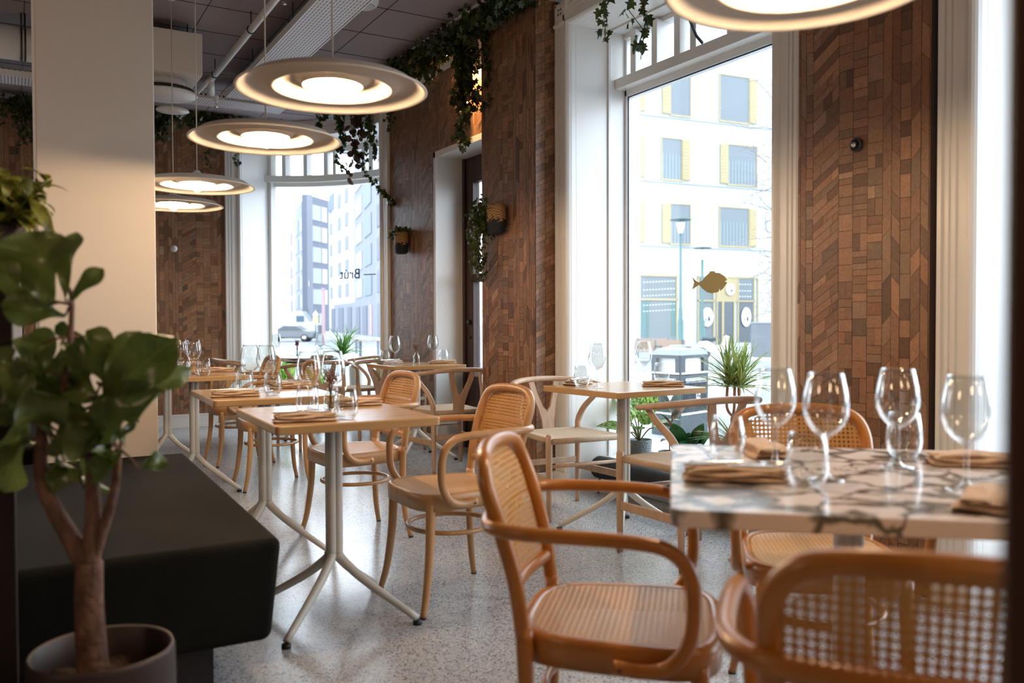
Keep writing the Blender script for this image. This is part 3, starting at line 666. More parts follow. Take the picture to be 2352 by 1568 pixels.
def make_wishbone():
    t = thing('wishbone_chair', 'wishbone chair', 'chair')
    for s in (1,-1):
        m = MB(); m.tube([(.205,s*.235,0),(.205,s*.235,.15),(.205,s*.235,.40),(.205,s*.235,.468),(.205,s*.235,.476)], [.0125,.016,.0185,.0175,.009], 12); m.build('leg', beechp, t)
        P = spline([(-.205,s*.195,.0),(-.200,s*.195,.20),(-.195,s*.195,.43),(-.200,s*.203,.50),(-.165,s*.222,.575),(-.095,s*.248,.645),(-.055,s*.268,.705)], 6)
        m = MB(); m.tube(P, lerp_r([.0125,.0165,.019,.019,.0175,.0155,.014], 6), 12); m.build('leg', beechp, t)
        m = MB(); m.box(-.195, .205, -.008, .008, .20, .24, mtx=Matrix.Translation((0,s*.215,0)) @ Matrix.Rotation(s*.098, 4, 'Z')); m.build('stretcher', beechp, t, bevel=.004)
    m = MB(); m.tube([(.205,-.235,.30),(.205,0,.30),(.205,.235,.30)], [.009,.0115,.009], 10); m.build('stretcher', beechp, t)
    m = MB(); m.box(-.205,-.190,-.19,.19,.24,.275); m.build('stretcher', beechp, t, bevel=.004)
    R = [(.0,.285,.700),(-.06,.283,.706),(-.14,.270,.716),(-.215,.222,.728),(-.262,.130,.738),(-.278,0,.742)]
    m = MB(); P = spline(R+mirror(R)[1:], 7); n = len(P); rr = [.0125+.0065*math.sin(PI*min(1, max(0, (i/(n-1)))))**.5 if 0 < i < n-1 else .010 for i in range(n)]
    m.tube(P, rr, 12, sy=.85); m.build('arm_rail', beechp, t)
    m = MB(); pts = []
    Lo = [(.040,.425),(.044,.50),(.060,.57),(.090,.66),(.106,.738)]; Li = [(.072,.738),(.052,.66),(.024,.58),(.0,.552)]
    right = Lo+Li; poly = right+[(-a, b) for a, b in reversed(Li[:-1])]+[(-a, b) for a, b in reversed(Lo)]
    X = lambda b: -.205-.068*((b-.425)/.313)**1.3
    n = len(poly); vs = [(X(b)+.005, a, b) for a, b in poly]+[(X(b)-.005, a, b) for a, b in poly]
    fs = [(i, (i+1) % n, n+(i+1) % n, n+i) for i in range(n)]
    def strip(o):                   # faces split so they stay flat-ish
        k = len(right); L = len(Lo); out = []
        for i in range(3): out.append((o+i, o+i+1, o+L+2-i, o+L+3-i) if i else (o, o+1, o+L+3, o+L+3))
        return out
    half = [(0,1,8),(1,2,7,8),(2,3,6,7),(3,4,5,6)]
    mm = lambda i: (n-i) % n if i else n-1
    idx = lambda i: i
    # right index i -> mirrored index
    mir = {8: 8}
    for i, (a, b) in enumerate(poly):
        for j, (c, d) in enumerate(poly):
            if abs(a+c) < 1e-6 and abs(b-d) < 1e-6: mir[i] = j
    F = []
    for f in half: F.append(f); F.append(tuple(mir[i] for i in reversed(f)))
    F.append((0, 8, mir[0]))
    for f in F: fs.append(tuple(f)); fs.append(tuple(n+i for i in reversed(f)))
    m.add(vs, fs, smooth=False); m.build('splat', beechp, t, bevel=.003)
    # woven seat: four triangular fields meeting in a dip
    c = [(.215,.225),(.215,-.225),(-.20,-.185),(-.20,.185)]; m = MB()
    for i in range(4):
        a, b = c[i], c[(i+1) % 4]; L = math.hypot(b[0]-a[0], b[1]-a[1])
        rows = 6; 
        for r in range(rows):
            k0, k1 = r/rows, (r+1)/rows
            q = lambda p, k: (p[0]*(1-k), p[1]*(1-k), .452-.020*math.sin(k*PI/2)-.004*(k > 0))
            m.add([q(a,k0), q(b,k0), q(b,k1), q(a,k1)], [(3,2,1,0)], uv=[[(k1*.21,0),(k1*.21,.3),(k0*.21,.3),(k0*.21,0)]])
        m.tube([(a[0],a[1],.436),(b[0],b[1],.436)], .0165, 10)
        nf = len(m.f)
        for fi in range(nf-12, nf): m.uv[fi] = [(0,0),(0,.01),(L,.01),(L,0)] if fi < nf-2 else [(0,0)]*10
    m.build('seat', rush_m, t)
    return t
def star_base(t, r=.33, h=.70, ang=PI/4, rad=.0175, spread=.0165):
    for k in range(4):
        a = ang+k*PI/2; c, s = math.cos(a), math.sin(a)
        P = spline([(spread*c,spread*s,h),(spread*c,spread*s,.50),(spread*c,spread*s,.27),(spread*c*1.1,spread*s*1.1,.228),(.055*c,.055*s,.190),(.14*c,.14*s,.130),(r*c,r*s,.022)], 6)
        m = MB(); m.tube(P, lerp_r([rad,rad,rad,rad,rad*.98,rad*.9,rad*.72], 6), 12); l = m.build('leg', leg_m, t)
        m = MB(); m.lathe([(0,0),(.016,0),(.016,.014),(0,.014)], 14, (r*c,r*s,0)); m.build('foot_cap', black, l)
def make_table(w, d, top=oaktop, th=.030, z=.75, rcor=.035, sub='tabletop'):
    t = thing('dining_table', 'table', 'table')
    m = MB(); m.prism(rrect(w, d, rcor, 6), z-th, z); m.build(sub, top, t, bevel=.005, seg=3)
    m = MB(); m.box(-.19,.19,-.14,.14,z-th-.008,z-th); m.build('mounting_plate', black, t)
    star_base(t, h=z-th-.004)
    return t

# ------------------------------------------------------------------ tables
place_t = placer(make_table(.57, .67, rcor=.016))
TT = [((1.006,3.034,0), -.036, 'nearest oak table by the dark bench, pale star base fully in view'),
      ((1.020,4.093,0), -.032, 'second oak table of the bench row, behind the nearest one'),
      ((1.000,5.825,0), -.02, 'third oak table of the bench row, partly behind a fig leaf'),
      ((1.000,6.960,0), -.02, 'farthest oak table of the bench row, mostly hidden by glasses')]
for a in TT: place_t(*a, 'oak tables along the bench')
place_w = placer(make_table(.60, .57, rcor=.004))
place_w((2.682,3.477,0), .076, 'square oak table in front of the tall right window', 'oak tables by the windows')
place_w((2.743,6.227,0), .012, 'square oak table by the far wall beside the brown door', 'oak tables by the windows')
t = thing('dining_table', 'small round marble table inside the curved far window', 'table', (2.36,8.02,0))
m = MB(); m.lathe([(0,.722),(.27,.722),(.335,.73),(.34,.738),(.335,.75),(0,.75)], 48); m.build('tabletop', marble_m, t); m = MB(); m.lathe([(.0,.70),(.15,.70),(.15,.722)], 20); m.build('mounting_plate', black, t); star_base(t, h=.70)
MA = -.715; MC = Vector((1.745,1.030,0)); MW, MD = 1.30, .82
t = thing('dining_table', 'large marble table with dark veins in the right foreground', 'table', MC, MA)
m = MB(); m.prism(rrect(MW, MD, .025, 5), .718, .75); m.build('tabletop', marble_m, t, bevel=.004, seg=3)
for sx in (-1, 1):
    for k in range(4):
        a = PI/4+k*PI/2; c, s = math.cos(a), math.sin(a); x0 = sx*.275-0
        P = spline([(x0+.0165*c,.0165*s,.714),(x0+.0165*c,.0165*s,.5),(x0+.0165*c,.0165*s,.3),(x0+.018*c,.018*s,.245),(x0+.055*c,.055*s,.19),(x0+.14*c,.14*s,.13),(x0+.30*c,.30*s,.022)], 6)
        m = MB(); m.tube(P, lerp_r([.0175]*5+[.016,.0125], 6), 12); l = m.build('leg', leg_m, t); m = MB(); m.lathe([(0,0),(.016,0),(.016,.014),(0,.014)], 12, (x0+.30*c,.30*s,0)); m.build('foot_cap', black, l)

# ------------------------------------------------------------------ chairs (local +x looks forward)
place_c = placer(make_cane_chair(beech))
CG = 'cane armchairs along the bench tables'
for a in [((1.480,3.035,0), PI, 'cane armchair in the middle of the room facing the nearest bench table'),
          ((1.490,4.150,0), PI+.03, 'cane armchair one step behind the central one, at the second bench table'),
          ((1.470,5.720,0), PI-.05, 'cane armchair at the third bench table with a lit see-through back'),
          ((1.500,6.820,0), PI+.04, 'farthest cane armchair of the bench row, only its curved back showing')]: place_c(*a, CG)
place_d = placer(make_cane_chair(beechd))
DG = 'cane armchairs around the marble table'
place_d((1.143,1.488,0), math.radians(-42), 'warm lit cane armchair in the foreground left of the marble table', DG)
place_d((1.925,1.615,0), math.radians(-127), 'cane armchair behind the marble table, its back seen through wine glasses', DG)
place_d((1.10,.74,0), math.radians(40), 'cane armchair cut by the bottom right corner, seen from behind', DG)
place_y = placer(make_wishbone())
YG = 'wishbone chairs at the window tables'
for a in [((2.715,4.045,0), -PI/2-.05, 'pale wishbone chair between the tiled pier and the right window table'),
          ((2.665,2.975,0), PI/2-.06, 'pale wishbone chair in front of the right window table, back to the camera'),
          ((2.745,5.700,0), PI/2+.02, 'wishbone chair in front of the far wall table beside the door'),
          ((2.760,6.830,0), -PI/2, 'wishbone chair behind the far wall table'),
          ((1.840,8.150,0), -.15, 'wishbone chair left of the small round table by the white trim'),
          ((2.870,8.000,0), PI-.1, 'wishbone chair right of the small round table'),
          ((2.230,7.290,0), PI/2+.1, 'wishbone chair on the near side of the small round table')]: place_y(*a, YG)

# ------------------------------------------------------------------ bench, cabinet
t = thing('upholstered_bench', 'long charcoal green upholstered bench with squared end', 'bench', (0,0,0))
def slab(m, x0, x1, xb, y0, y1, z0, z1, r=.02):
    m.prism([(y0, z0), (y1, z0), (y1, z1), (y0, z1)], 0, 1)
m = MB(); X0 = -.42
vs = [(X0,2.48,.165),(.635,2.48,.155),(.668,2.48,.452),(X0,2.48,.452),(X0,4.38,.165),(.655,4.38,.155),(.708,4.38,.452),(X0,4.38,.452)]
m.add(vs, [(0,1,2,3),(7,6,5,4),(1,5,6,2),(3,2,6,7),(4,5,1,0),(0,3,7,4)], smooth=False); m.build('seat', bench_m, t, bevel=.028, seg=4)
m = MB(); m.box(X0,.485,2.56,4.38,0,.17); m.build('plinth', benchb, t)
t = thing('upholstered_bench', 'second bench beyond the cream pillar, only its dark end showing', 'bench', (0,0,0))
m = MB(); m.box(-.6,.60,4.98,8.2,.16,.45); m.build('seat', bench_m, t, bevel=.025, seg=3); m = MB(); m.box(-.6,.45,5.03,8.2,0,.17); m.build('plinth', benchb, t); m = MB(); m.box(-.6,-.2,4.98,8.2,.44,.8); m.build('backrest', bench_m, t, bevel=.02)
t = thing('side_cabinet', 'dark walnut cabinet at the left edge behind the fig', 'cabinet', (-.004,2.02,0), -.003)
m = MB(); m.box(-.9,0,0,.04,0.03,1.20); m.box(-.9,-.86,0,.45,.03,1.20); m.box(-.04,0,0,.45,.03,1.20); m.box(-.9,0,.41,.45,.03,1.20); m.build('body', cabm, t, bevel=.003)
m = MB(); m.box(-.92,.012,-.012,.46,1.20,1.225); m.build('top', cabm, t, bevel=.003); m = MB(); m.box(-.88,-.02,.03,.42,0,.05); m.build('plinth', black, t)

# ------------------------------------------------------------------ pendant lamps
shade_m = mat('off_white_lamp_shade', (.56,.51,.44), .6)
bulb_m = mat('warm_bulb', (1,.8,.5), .4, emit=((1.0,.69,.42), 320.0))
def make_pendant():
    t = thing('pendant_lamp', 'pendant', 'lamp')
    pr = [(.303,.000),(.305,-.004),(.300,-.007),(.288,.000),(.272,.012),(.256,.0215),(.240,.0245),(.224,.021),(.208,.012),(.196,.003),(.190,.001),(.182,.004),(.168,.018),(.152,.032),(.136,.038),(.120,.035),(.108,.024),(.100,.013),(.095,.011),(.088,.016),(.074,.040),(.055,.056),(.030,.062),(.022,.062)]
    up = [(.022,.068),(.055,.063),(.078,.046),(.095,.020),(.108,.031),(.122,.042),(.138,.028),(.154,.038),(.170,.024),(.190,.008),(.208,.019),(.226,.028),(.242,.031),(.258,.027),(.288,.006),(.303,.000)]
    m = MB(); m.lathe(pr+up, 72); m.build('lamp_shade', shade_m, t)
    m = MB(); m.lathe([(0,.085),(.012,.085),(.024,.070),(.022,.040),(.016,.034),(.0,.034)], 20); m.build('bulb_holder', shade_m, t)
    m = MB(); m.lathe([(0,-.034),(.012,-.031),(.023,-.020),(.028,-.004),(.025,.012),(.016,.030),(.0,.034)], 20); m.build('bulb', bulb_m, t)
    m = MB(); m.tube([(0,0,.07),(0,0,ZC-1.83-.03)], .0032, 8); m.build('cord', cord, t)
    m = MB(); z = ZC-1.83; m.lathe([(0,z-.055),(.020,z-.052),(.045,z-.035),(.058,z-.008),(.060,z),(0,z)], 24); m.build('ceiling_cap', shade_m, t)
    return t
place_p = placer(make_pendant())
for x, y, l in ((.898,2.689,'nearest of the four lit disc pendants over the bench tables, biggest and topmost'),(.901,3.551,'second lit disc pendant in the row, overlapped by the biggest one'),
                (.874,4.926,'third lit disc pendant in the row, beside the cream pillar'),(.885,5.808,'last and lowest looking lit disc pendant in the row, cut by the pillar'),
                (1.525,1.331,'large disc pendant cut by the top edge above the marble table')): place_p((x,y,1.83), 0, l, 'disc pendant lamps')

# ------------------------------------------------------------------ ceiling equipment
t = thing('ceiling_panel', 'long perforated white metal panel hung under the ceiling, running to the back', 'panel', (1.725,0,0))  # panels, pipe, sprinklers, speaker, vents, duct: positions and most sizes scaled about camera
m = MB(); m.box(-.138,.138,3.6,7.55,3.0,3.003); m.build('perforated_face', perf_m, t); m = MB(); m.box(-.145,-.138,3.6,7.55,2.996,3.045); m.box(.138,.145,3.6,7.55,2.996,3.045); m.box(-.138,.138,3.6,7.55,3.035,3.045); m.build('panel_edge', ply, t)
for yy in (4.5,5.6,6.7):
    m = MB(); m.tube([(-.12,yy,3.045),(-.12,yy,ZC)], .004, 6); m.box(-.155,-.10,yy-.01,yy+.01,3.045,3.052); m.build('hanger', darkmetal, t)
t = thing('ceiling_panel', 'perforated white metal panel crossing in front of the back wall ivy', 'panel', (0,7.64,0))
m = MB(); m.box(-1.4,2.13,0,.27,3.0,3.003); m.build('perforated_face', perf_m, t); m = MB(); m.box(-1.4,2.13,-.006,0,2.996,3.045); m.box(-1.4,2.13,.27,.276,2.996,3.045); m.build('panel_edge', ply, t); m = MB()
for k in range(90): m.box(-1.35+k*.037,-1.336+k*.037,-.008,-.0055,3.018,3.032)
m.build('slot_row', black, t)
for xx in (-1,.3,1.9): m = MB(); m.tube([(xx,.1,3.003),(xx,.1,ZC)], .004, 6); m.build('hanger', darkmetal, t)
t = thing('sprinkler_pipe', 'white sprinkler pipe hung along the ceiling between the panel and the box', 'pipe', (1.405,0,3.055))
m = MB(); m.tube([(0,3.0,0),(0,7.3,0)], .023, 14); m.build('pipe', ply, t)
for yy in (4.6,5.9,7.1):
    m = MB(); m.tube([(0,yy,.023),(0,yy,.125)], .004, 6); m.tube([(.027*math.cos(a),yy,.027*math.sin(a)) for a in [2*PI*i/16 for i in range(16)]], .004, 6, closed=True); m.build('hanger', darkmetal, t)
m = MB(); m.tube([(0,7.25,0),(.05,7.5,-.05)], .027, 10); m.tube([(-.01,7.25,0),(-.06,7.5,-.05)], .018, 10); m.build('pipe_fitting', ply, t)
def sprinkler(x, y, z, l):
    t = thing('fire_sprinkler', l, 'sprinkler', (x,y,z), group='ceiling sprinklers')
    m = MB(); m.lathe([(0,0),(.026,0),(.026,-.025),(.018,-.03),(.018,-.065),(.010,-.07),(0,-.07)], 16); m.build('body', ply, t)
    m = MB(); m.tube([(0,0,-.07),(.011,0,-.09),(0,0,-.108)], .003, 6); m.tube([(0,0,-.07),(-.011,0,-.09),(0,0,-.108)], .003, 6); m.lathe([(0,-.108),(.019,-.108),(.019,-.112),(0,-.112)], 14); m.build('deflector', steel, t)
sprinkler(1.485,5.37,ZC, 'white sprinkler head at the top edge left of the long perforated panel')
sprinkler(1.50,7.56,3.02, 'white sprinkler head by the crossing perforated panel')
t = thing('ceiling_speaker', 'rounded white speaker at the top edge right of the long perforated panel', 'speaker', (1.925,5.13,ZC))
m = MB(); m.lathe([(0,-.128),(.045,-.128),(.075,-.115),(.088,-.09),(.088,0),(0,0)], 28); m.build('body', ply, t); m = MB(); m.lathe([(0,-.132),(.06,-.127),(.066,-.119),(0,-.118)], 24); m.build('grille', mat('speaker_grille', (.45,.47,.48), .6), t)
t = thing('ventilation_box', 'square cream ventilation box with round white diffuser beside the pillar', 'vent', (.90,6.29,0))
m = MB(); m.box(-.39,.262,0,.50,2.81,3.10); m.build('box', cream, t, bevel=.006); m = MB(); m.lathe([(0,2.81),(.135,2.81),(.135,2.74),(0,2.74)], 36, (.05,.25,0)); m.build('neck', ply, t)
m = MB(); m.lathe([(0,2.745),(.195,2.745),(.20,2.732),(.195,2.720),(0,2.720)], 40, (.05,.25,0)); m.build('diffuser_rim', black, t); m = MB(); m.lathe([(0,2.722),(.213,2.718),(.218,2.71),(.205,2.697),(0,2.69)], 40, (.05,.25,0)); m.build('diffuser', ply, t)
for x in (-.27,.18):
    m = MB(); m.tube([(x,.1,3.10),(x,.1,ZC)], .005, 6); m.build('hanger', black, t)
t = thing('ventilation_valve', 'small round white air valve below the square box', 'vent', (1.095,7.17,0))
m = MB(); m.lathe([(0,2.785),(.064,2.785),(.118,2.757),(.123,2.744),(.055,2.73),(0,2.73)], 32); m.build('valve', ply, t); m = MB(); m.tube([(0,0,2.78),(0,0,ZC)], .011, 10); m.build('neck', black, t)
t = thing('ventilation_duct', 'cream round duct with black strap at the top left', 'duct', (0,6.70,2.97))
m = MB(); m.tube([(-3,0,0),(.45,0,0)], .112, 28); m.build('duct', cream, t); m = MB()
for dx in (.066,.088): m.tube([(dx,.114*math.cos(a),.114*math.sin(a)) for a in [2*PI*i/28 for i in range(28)]], .0055, 6, closed=True)
m.tube([(.066,0,.11),(.066,0,.208)], .0055, 6); m.tube([(.088,0,.11),(.088,0,.208)], .0055, 6); m.build('strap', black, t)
t = thing('ceiling_panel', 'perforated white panel at the top left under the round duct', 'panel', (0,0,0))
m = MB(); m.box(-3,.7,7.2,7.46,2.875,2.878); m.build('perforated_face', perf_m, t); m = MB(); m.box(-3,.7,7.192,7.2,2.872,2.915); m.build('panel_edge', ply, t)
for xx in (-1,.4): m = MB(); m.tube([(xx,7.3,2.878),(xx,7.3,ZC)], .004, 6); m.build('hanger', darkmetal, t)
t = thing('spotlight', 'lit recessed spotlight in the ceiling among the ivy', 'spotlight', (2.93,6.02,ZS))
m = MB(); m.lathe([(.028,-.002),(.05,-.002),(.05,-.016),(.030,-.016)], 20); m.build('ring', ply, t); m = MB(); m.disc(.03, -.012, 18); m.build('lamp', mat('spot_emitter', (1,.8,.5), .4, emit=((1.0,.62,.28), 60)), t)
sl = bpy.data.lights.new('spotlight_beam', 'SPOT'); sl.energy = 60; sl.color = (1,.58,.25); sl.spot_size = math.radians(58); sl.spot_blend = .5; sl.shadow_soft_size = .02
so = bpy.data.objects.new('spotlight_beam', sl); COL.objects.link(so); so.location = (2.93,6.02,ZS-.03); so.rotation_euler = (Vector((3.10,5.72,2.72))-so.location).to_track_quat('-Z','Y').to_euler()

# wall fittings
t = thing('wall_disc', 'small round white cover on the mosaic back wall', 'cover', (1.415,YE,1.84)); m = MB(); m.tube([(0,-.004,0),(0,-.016,0)], .034, 24); m.build('cover', ply, t)
m = MB(); m.tube([(-.012,-.016,0),(-.012,-.018,0)], .003, 8); m.tube([(.012,-.016,0),(.012,-.018,0)], .003, 8); m.build('screw', darkmetal, t)
t = thing('wall_hook', 'dark round metal fitting on the right mosaic pier', 'fitting', (XT+.008,2.375,1.815))
m = MB(); m.tube([(-.001,.0,0),(-.004,.0,0)], .026, 20); m.build('plate', black, t); m = MB(); m.tube([(-.012,.024*math.cos(a),.026*math.sin(a)) for a in [2*PI*i/24 for i in range(24)]], .004, 8, closed=True); m.build('ring', darkmetal, t); m = MB(); m.lathe([(0,-.012),(.012,-.006),(.012,.006),(0,.012)], 14, (-.018,.004,0)); m.build('knob', steel, t)
m = MB()

# radiator
t = thing('finned_radiator', 'black ribbed tubular radiator low under the right window', 'radiator', (3.225,0,.152))
m = MB()
for k in range(108): yk = 3.12+k*.0122; m.tube([(0,yk,0),(0,yk+.006,0)], .071, 18)
m.tube([(0,3.1,0),(0,4.44,0)], .055, 18); m.build('fins', black, t)
for yk in (3.08,4.425): m = MB(); m.tube([(0,yk,0),(0,yk+.028,0)], [.060,.060], 20); m.build('end_cap', mat('grey_black_cap', (.05,.05,.055), .4), t)
for yk in (3.16,4.36):
    for sx in (-.05,.05): m = MB(); m.tube([(sx,yk,-.05),(sx*1.2,yk,-.152)], .007, 8); m.build('leg', black, t)

# ------------------------------------------------------------------ tableware
def glass_obj(name, cat, prof, base):
    t = thing(name, name, cat); m = MB(); m.lathe(prof, 30); m.build('bowl', gls_m, t)
    if base: m = MB(); m.lathe(base, 26); m.build('stem_and_foot', gls_m, t)
    return t
BOWL = [(.0045,.088),(.012,.091),(.026,.101),(.038,.117),(.0455,.138),(.0465,.155),(.0435,.180),(.0385,.203),(.0345,.222),(.0338,.2225),(.0378,.203),(.0427,.180),(.0456,.155),(.0446,.139),(.037,.119),(.025,.104),(.010,.096),(0,.095)]
STEM = [(0,.003),(.030,.0015),(.0365,.0),(.037,.002),(.030,.0045),(.012,.008),(.0062,.016),(.0048,.035),(.0046,.065),(.0050,.084),(.0075,.092),(0,.096)]
place_g = placer(glass_obj('wine_glass', 'wine glass', BOWL, STEM))
TUM = [(0,.0),(.024,.0),(.030,.004),(.038,.020),(.0415,.040),(.0400,.065),(.0345,.108),(.0335,.108),(.0390,.065),(.0403,.040),(.0368,.021),(.028,.009),(0,.008)]
place_u = placer(glass_obj('water_glass', 'water glass', TUM, None))
Z = .7502
G1, G2 = 'stemmed wine glasses on the tables', 'stemless water glasses on the tables'
for x, y, l in ((1.489,1.372,'wine glass left of centre on the marble table, before the white trim'),(1.445,1.195,'wine glass in the middle of the marble table, nearest the camera'),(1.705,1.215,'wine glass on the marble table against the dark mosaic pier'),(1.593,.985,'rightmost wine glass on the marble table, beside the dark post'),
                (2.517,3.477,'faint left wine glass on the right window table'),(2.904,3.592,'faint right wine glass on the right window table before the pane'),
                (2.599,6.311,'left wine glass on the far wall table beside the door'),(3.020,6.50,'right wine glass on the far wall table beside the door'),
                (2.162,8.20,'left wine glass on the small round table'),(2.50,7.90,'right wine glass on the small round table'),
                (1.045,3.150,'tall wine glass right of the dried flowers on the nearest bench table'),(.945,3.130,'tall wine glass left of the dried flowers on the nearest bench table'),
                (.985,4.220,'left wine glass on the second bench table'),(1.045,4.150,'right wine glass on the second bench table'),
                (.985,5.740,'wine glass at the edge of the third bench table, right one'),(.93,5.90,'wine glass on the third bench table behind the leaf tip'),(.97,6.86,'wine glass on the farthest bench table, right one'),(.93,7.05,'wine glass on the farthest bench table, left one')): place_g((x,y,Z), 0, l, G1)
for x, y, l in ((1.444,1.475,'water glass near the left rear corner of the marble table'),(1.355,1.165,'water glass between the napkin and the middle wine glass, marble table'),(1.850,1.300,'water glass at the back of the marble table by the mosaic pier'),
                (2.480,3.560,'water glass by the left napkin of the right window table'),(3.010,3.570,'water glass at the far side of the right window table'),
                (2.580,6.46,'water glass at the left of the far wall table'),(3.020,6.30,'water glass at the right of the far wall table'),(2.56,8.10,'water glass on the small round table'),
                (.973,2.800,'water glass on the front edge of the nearest bench table'),(.900,3.000,'water glass left of the dried flowers on the nearest bench table'),
                (1.010,3.900,'water glass on the front edge of the second bench table'),(.925,4.080,'water glass at the middle of the second bench table'),(.905,5.62,'water glass on the third bench table, nearest the camera'),(1.02,5.60,'water glass on the front edge of the third bench table'),(.88,6.90,'water glass on the farthest bench table')): place_u((x,y,Z), 0, l, G2)

def make_napkin(m_):
    t = thing('napkin', 'napkin', 'napkin')
    def fold(cy, z0, ry, rz, L, ph, x0=0):
        def f(u, v):
            a = 2*PI*v; x = x0+(u-.5)*L; c, s_ = math.cos(a), math.sin(a); k = (abs(c)**3.4+abs(s_)**3.4)**(-1/3.4)
            w = 1+.05*math.sin(u*13+ph)+.03*math.sin(u*29+ph*2); e = .25 if u in (0,1) else 1
            return (x+.004*math.sin(a*2+ph), cy+c*k*ry*(1+.03*math.sin(u*11+ph))+.004*math.sin(u*6+ph), max(.0004, z0+rz+s_*k*rz*w*e+.0025*math.sin(u*8+ph)*(z0 > .001)))
        return f
    m = MB(); m.grid(fold(.000, 0, .044, .0060, .205, 0), 24, 20); m.build('lower_fold', m_, t)
    m = MB(); m.grid(fold(-.006, .0105, .038, .0055, .200, 2, .002), 24, 20); m.build('middle_fold', m_, t)
    m = MB(); m.grid(fold(.012, .0200, .024, .0050, .192, 4, -.004), 24, 16); m.grid(fold(-.022, .0195, .016, .0048, .188, 5, .003), 24, 16); m.build('upper_fold', m_, t)
    return t
place_n = placer(make_napkin(linen)); place_n2 = placer(make_napkin(linen2))
NG = 'folded linen napkins with cutlery'
def nap(f, x, y, rz, l): f((x,y,Z), rz, l, NG)
nap(place_n, .835,2.815,-.18,'rolled tan napkin on the near left corner of the nearest bench table')
nap(place_n, 1.165,3.245,-.10,'rolled tan napkin on the far right side of the nearest bench table')
nap(place_n, .850,3.925,-.12,'rolled tan napkin on the near left corner of the second bench table')
nap(place_n, 1.205,4.295,-.08,'rolled tan napkin on the far right side of the second bench table')
nap(place_n, 1.185,5.990,-.06,'rolled tan napkin on the right side of the third bench table')
nap(place_n, 1.170,7.080,-.05,'rolled tan napkin on the right side of the farthest bench table')
nap(place_n, .760,5.700,-.06,'napkin peeking below the fig leaf on the third bench table')
nap(place_n2, 2.555,3.700,.55,'crumpled pale napkin at the left rear of the right window table')
nap(place_n, 2.850,3.370,-.60,'folded tan napkin on the right side of the right window table')
nap(place_n2, 2.590,6.390,.3,'pale napkin at the left of the far wall table')
nap(place_n, 2.965,6.190,-.35,'crumpled tan napkin at the right of the far wall table')
nap(place_n2, 2.470,7.76,-.7,'napkin on the right edge of the small round table')
nap(place_n, 1.288,1.296,MA+.06,'napkin nearest the left edge of the marble table')
nap(place_n, 1.600,1.520,MA+PI/2+.2,'crumpled napkin at the rear left of the marble table')
nap(place_n, 1.885,1.140,MA,'napkin at the far right of the marble table, cut by the post')
nap(place_n, 1.500,.880,MA+PI/2-.5,'napkin in front of the rightmost wine glass on the marble table')
def make_knife():
    t = thing('knife', 'knife', 'knife'); m = MB(); m.prism([(-.105,-.006),(-.02,-.008),(-.005,-.009),(.085,-.008),(.10,0),(.085,.004),(-.02,.004),(-.105,.006)], 0, .0018); m.build('blade', steel, t, bevel=.0006)
    m = MB(); m.box(-.105,-.015,-.0065,.0055,-.0008,.0045); m.build('handle', steel, t, bevel=.0015); return t
def make_fork():
    t = thing('fork', 'fork', 'fork'); m = MB(); m.tube(spline([(-.10,0,.002),(-.04,0,.003),(.03,0,.004),(.05,0,.002)], 4), [.005]*4+[.004]*4+[.003]*5, 8, sy=.5); m.build('handle', steel, t)
    m = MB()
    m.box(.048,.062,-.0105,.0105,.001,.003)
    for k in range(4): m.tube(spline([(.060,-.0093+k*.0062,.002),(.080,-.0093+k*.0062,.0005),(.10,-.0088+k*.0059,.004)], 4), .0014, 6)
    m.build('tines', steel, t); return t
place_k = placer(make_knife()); place_f = placer(make_fork()); KG = 'cutlery on the napkins'
for x, y, rz, l in ((.835,2.815,-.18,'nearest bench table near napkin'),(.850,3.925,-.12,'second bench table near napkin'),(1.288,1.296,MA+.06,'left napkin of the marble table'),(2.555,3.70,.55,'pale napkin of the right window table'),(2.590,6.390,.3,'pale napkin of the far wall table'),(1.205,4.295,-.08,'second bench table far napkin')):
    place_k((x+.01*math.sin(rz),y-.01*math.cos(rz),Z+.0312), rz, 'steel knife lying on the '+l, KG)
    place_f((x-.013*math.sin(rz)+.01,y+.013*math.cos(rz),Z+.0310), rz+.05, 'steel fork lying on the '+l, KG)

def make_vase(flm, seed, hgt=.10, spread=.035):
    rnd = random.Random(seed); t = thing('bud_vase', 'vase', 'vase')
    m = MB(); m.lathe([(0,0),(.024,0),(.027,.004),(.027,.052),(.022,.064),(.0135,.072),(.0135,.086),(.016,.088),(.0145,.088),(.0120,.086),(.0120,.072),(.020,.062),(.0255,.052),(.0255,.006),(0,.004)], 24); m.build('bottle', water_m, t)
    m = MB()
    for k in range(16):
        a = rnd.uniform(0,2*PI); r = rnd.uniform(.3,1)*spread; h = .09+hgt*rnd.uniform(.6,1)
        P = spline([(.008*math.cos(a+2),.008*math.sin(a+2),.008),(.004*math.cos(a),.004*math.sin(a),.08),(r*.6*math.cos(a),r*.6*math.sin(a),.09+(h-.09)*.5),(r*math.cos(a),r*math.sin(a),h)], 4)
        m.tube(P, .0009, 4)
        for j in range(9):
            q = P[-1].lerp(P[-6], rnd.random()); d = Vector((rnd.gauss(0,.006),rnd.gauss(0,.006),rnd.gauss(0,.006))); e = .0028
            m.add([q+d+Vector(v)*e for v in ((1,0,0),(-1,0,0),(0,1,0),(0,-1,0),(0,0,1.6),(0,0,-1.6))], [(0,2,4),(2,1,4),(1,3,4),(3,0,4),(2,0,5),(1,2,5),(3,1,5),(0,3,5)])
    m.build('dried_stems', flm, t); return t
a = make_vase(dried, 1, .075, .028); a.location = (1.005,3.060,Z); a['label'] = 'small bottle vase with dried brown flowers on the nearest bench table'; a['group'] = 'bud vases'
b = dup(a, (2.802,6.348,Z), 1, 'small clear bottle vase with dried twigs on the far wall table', 'bud vases', 1.0)
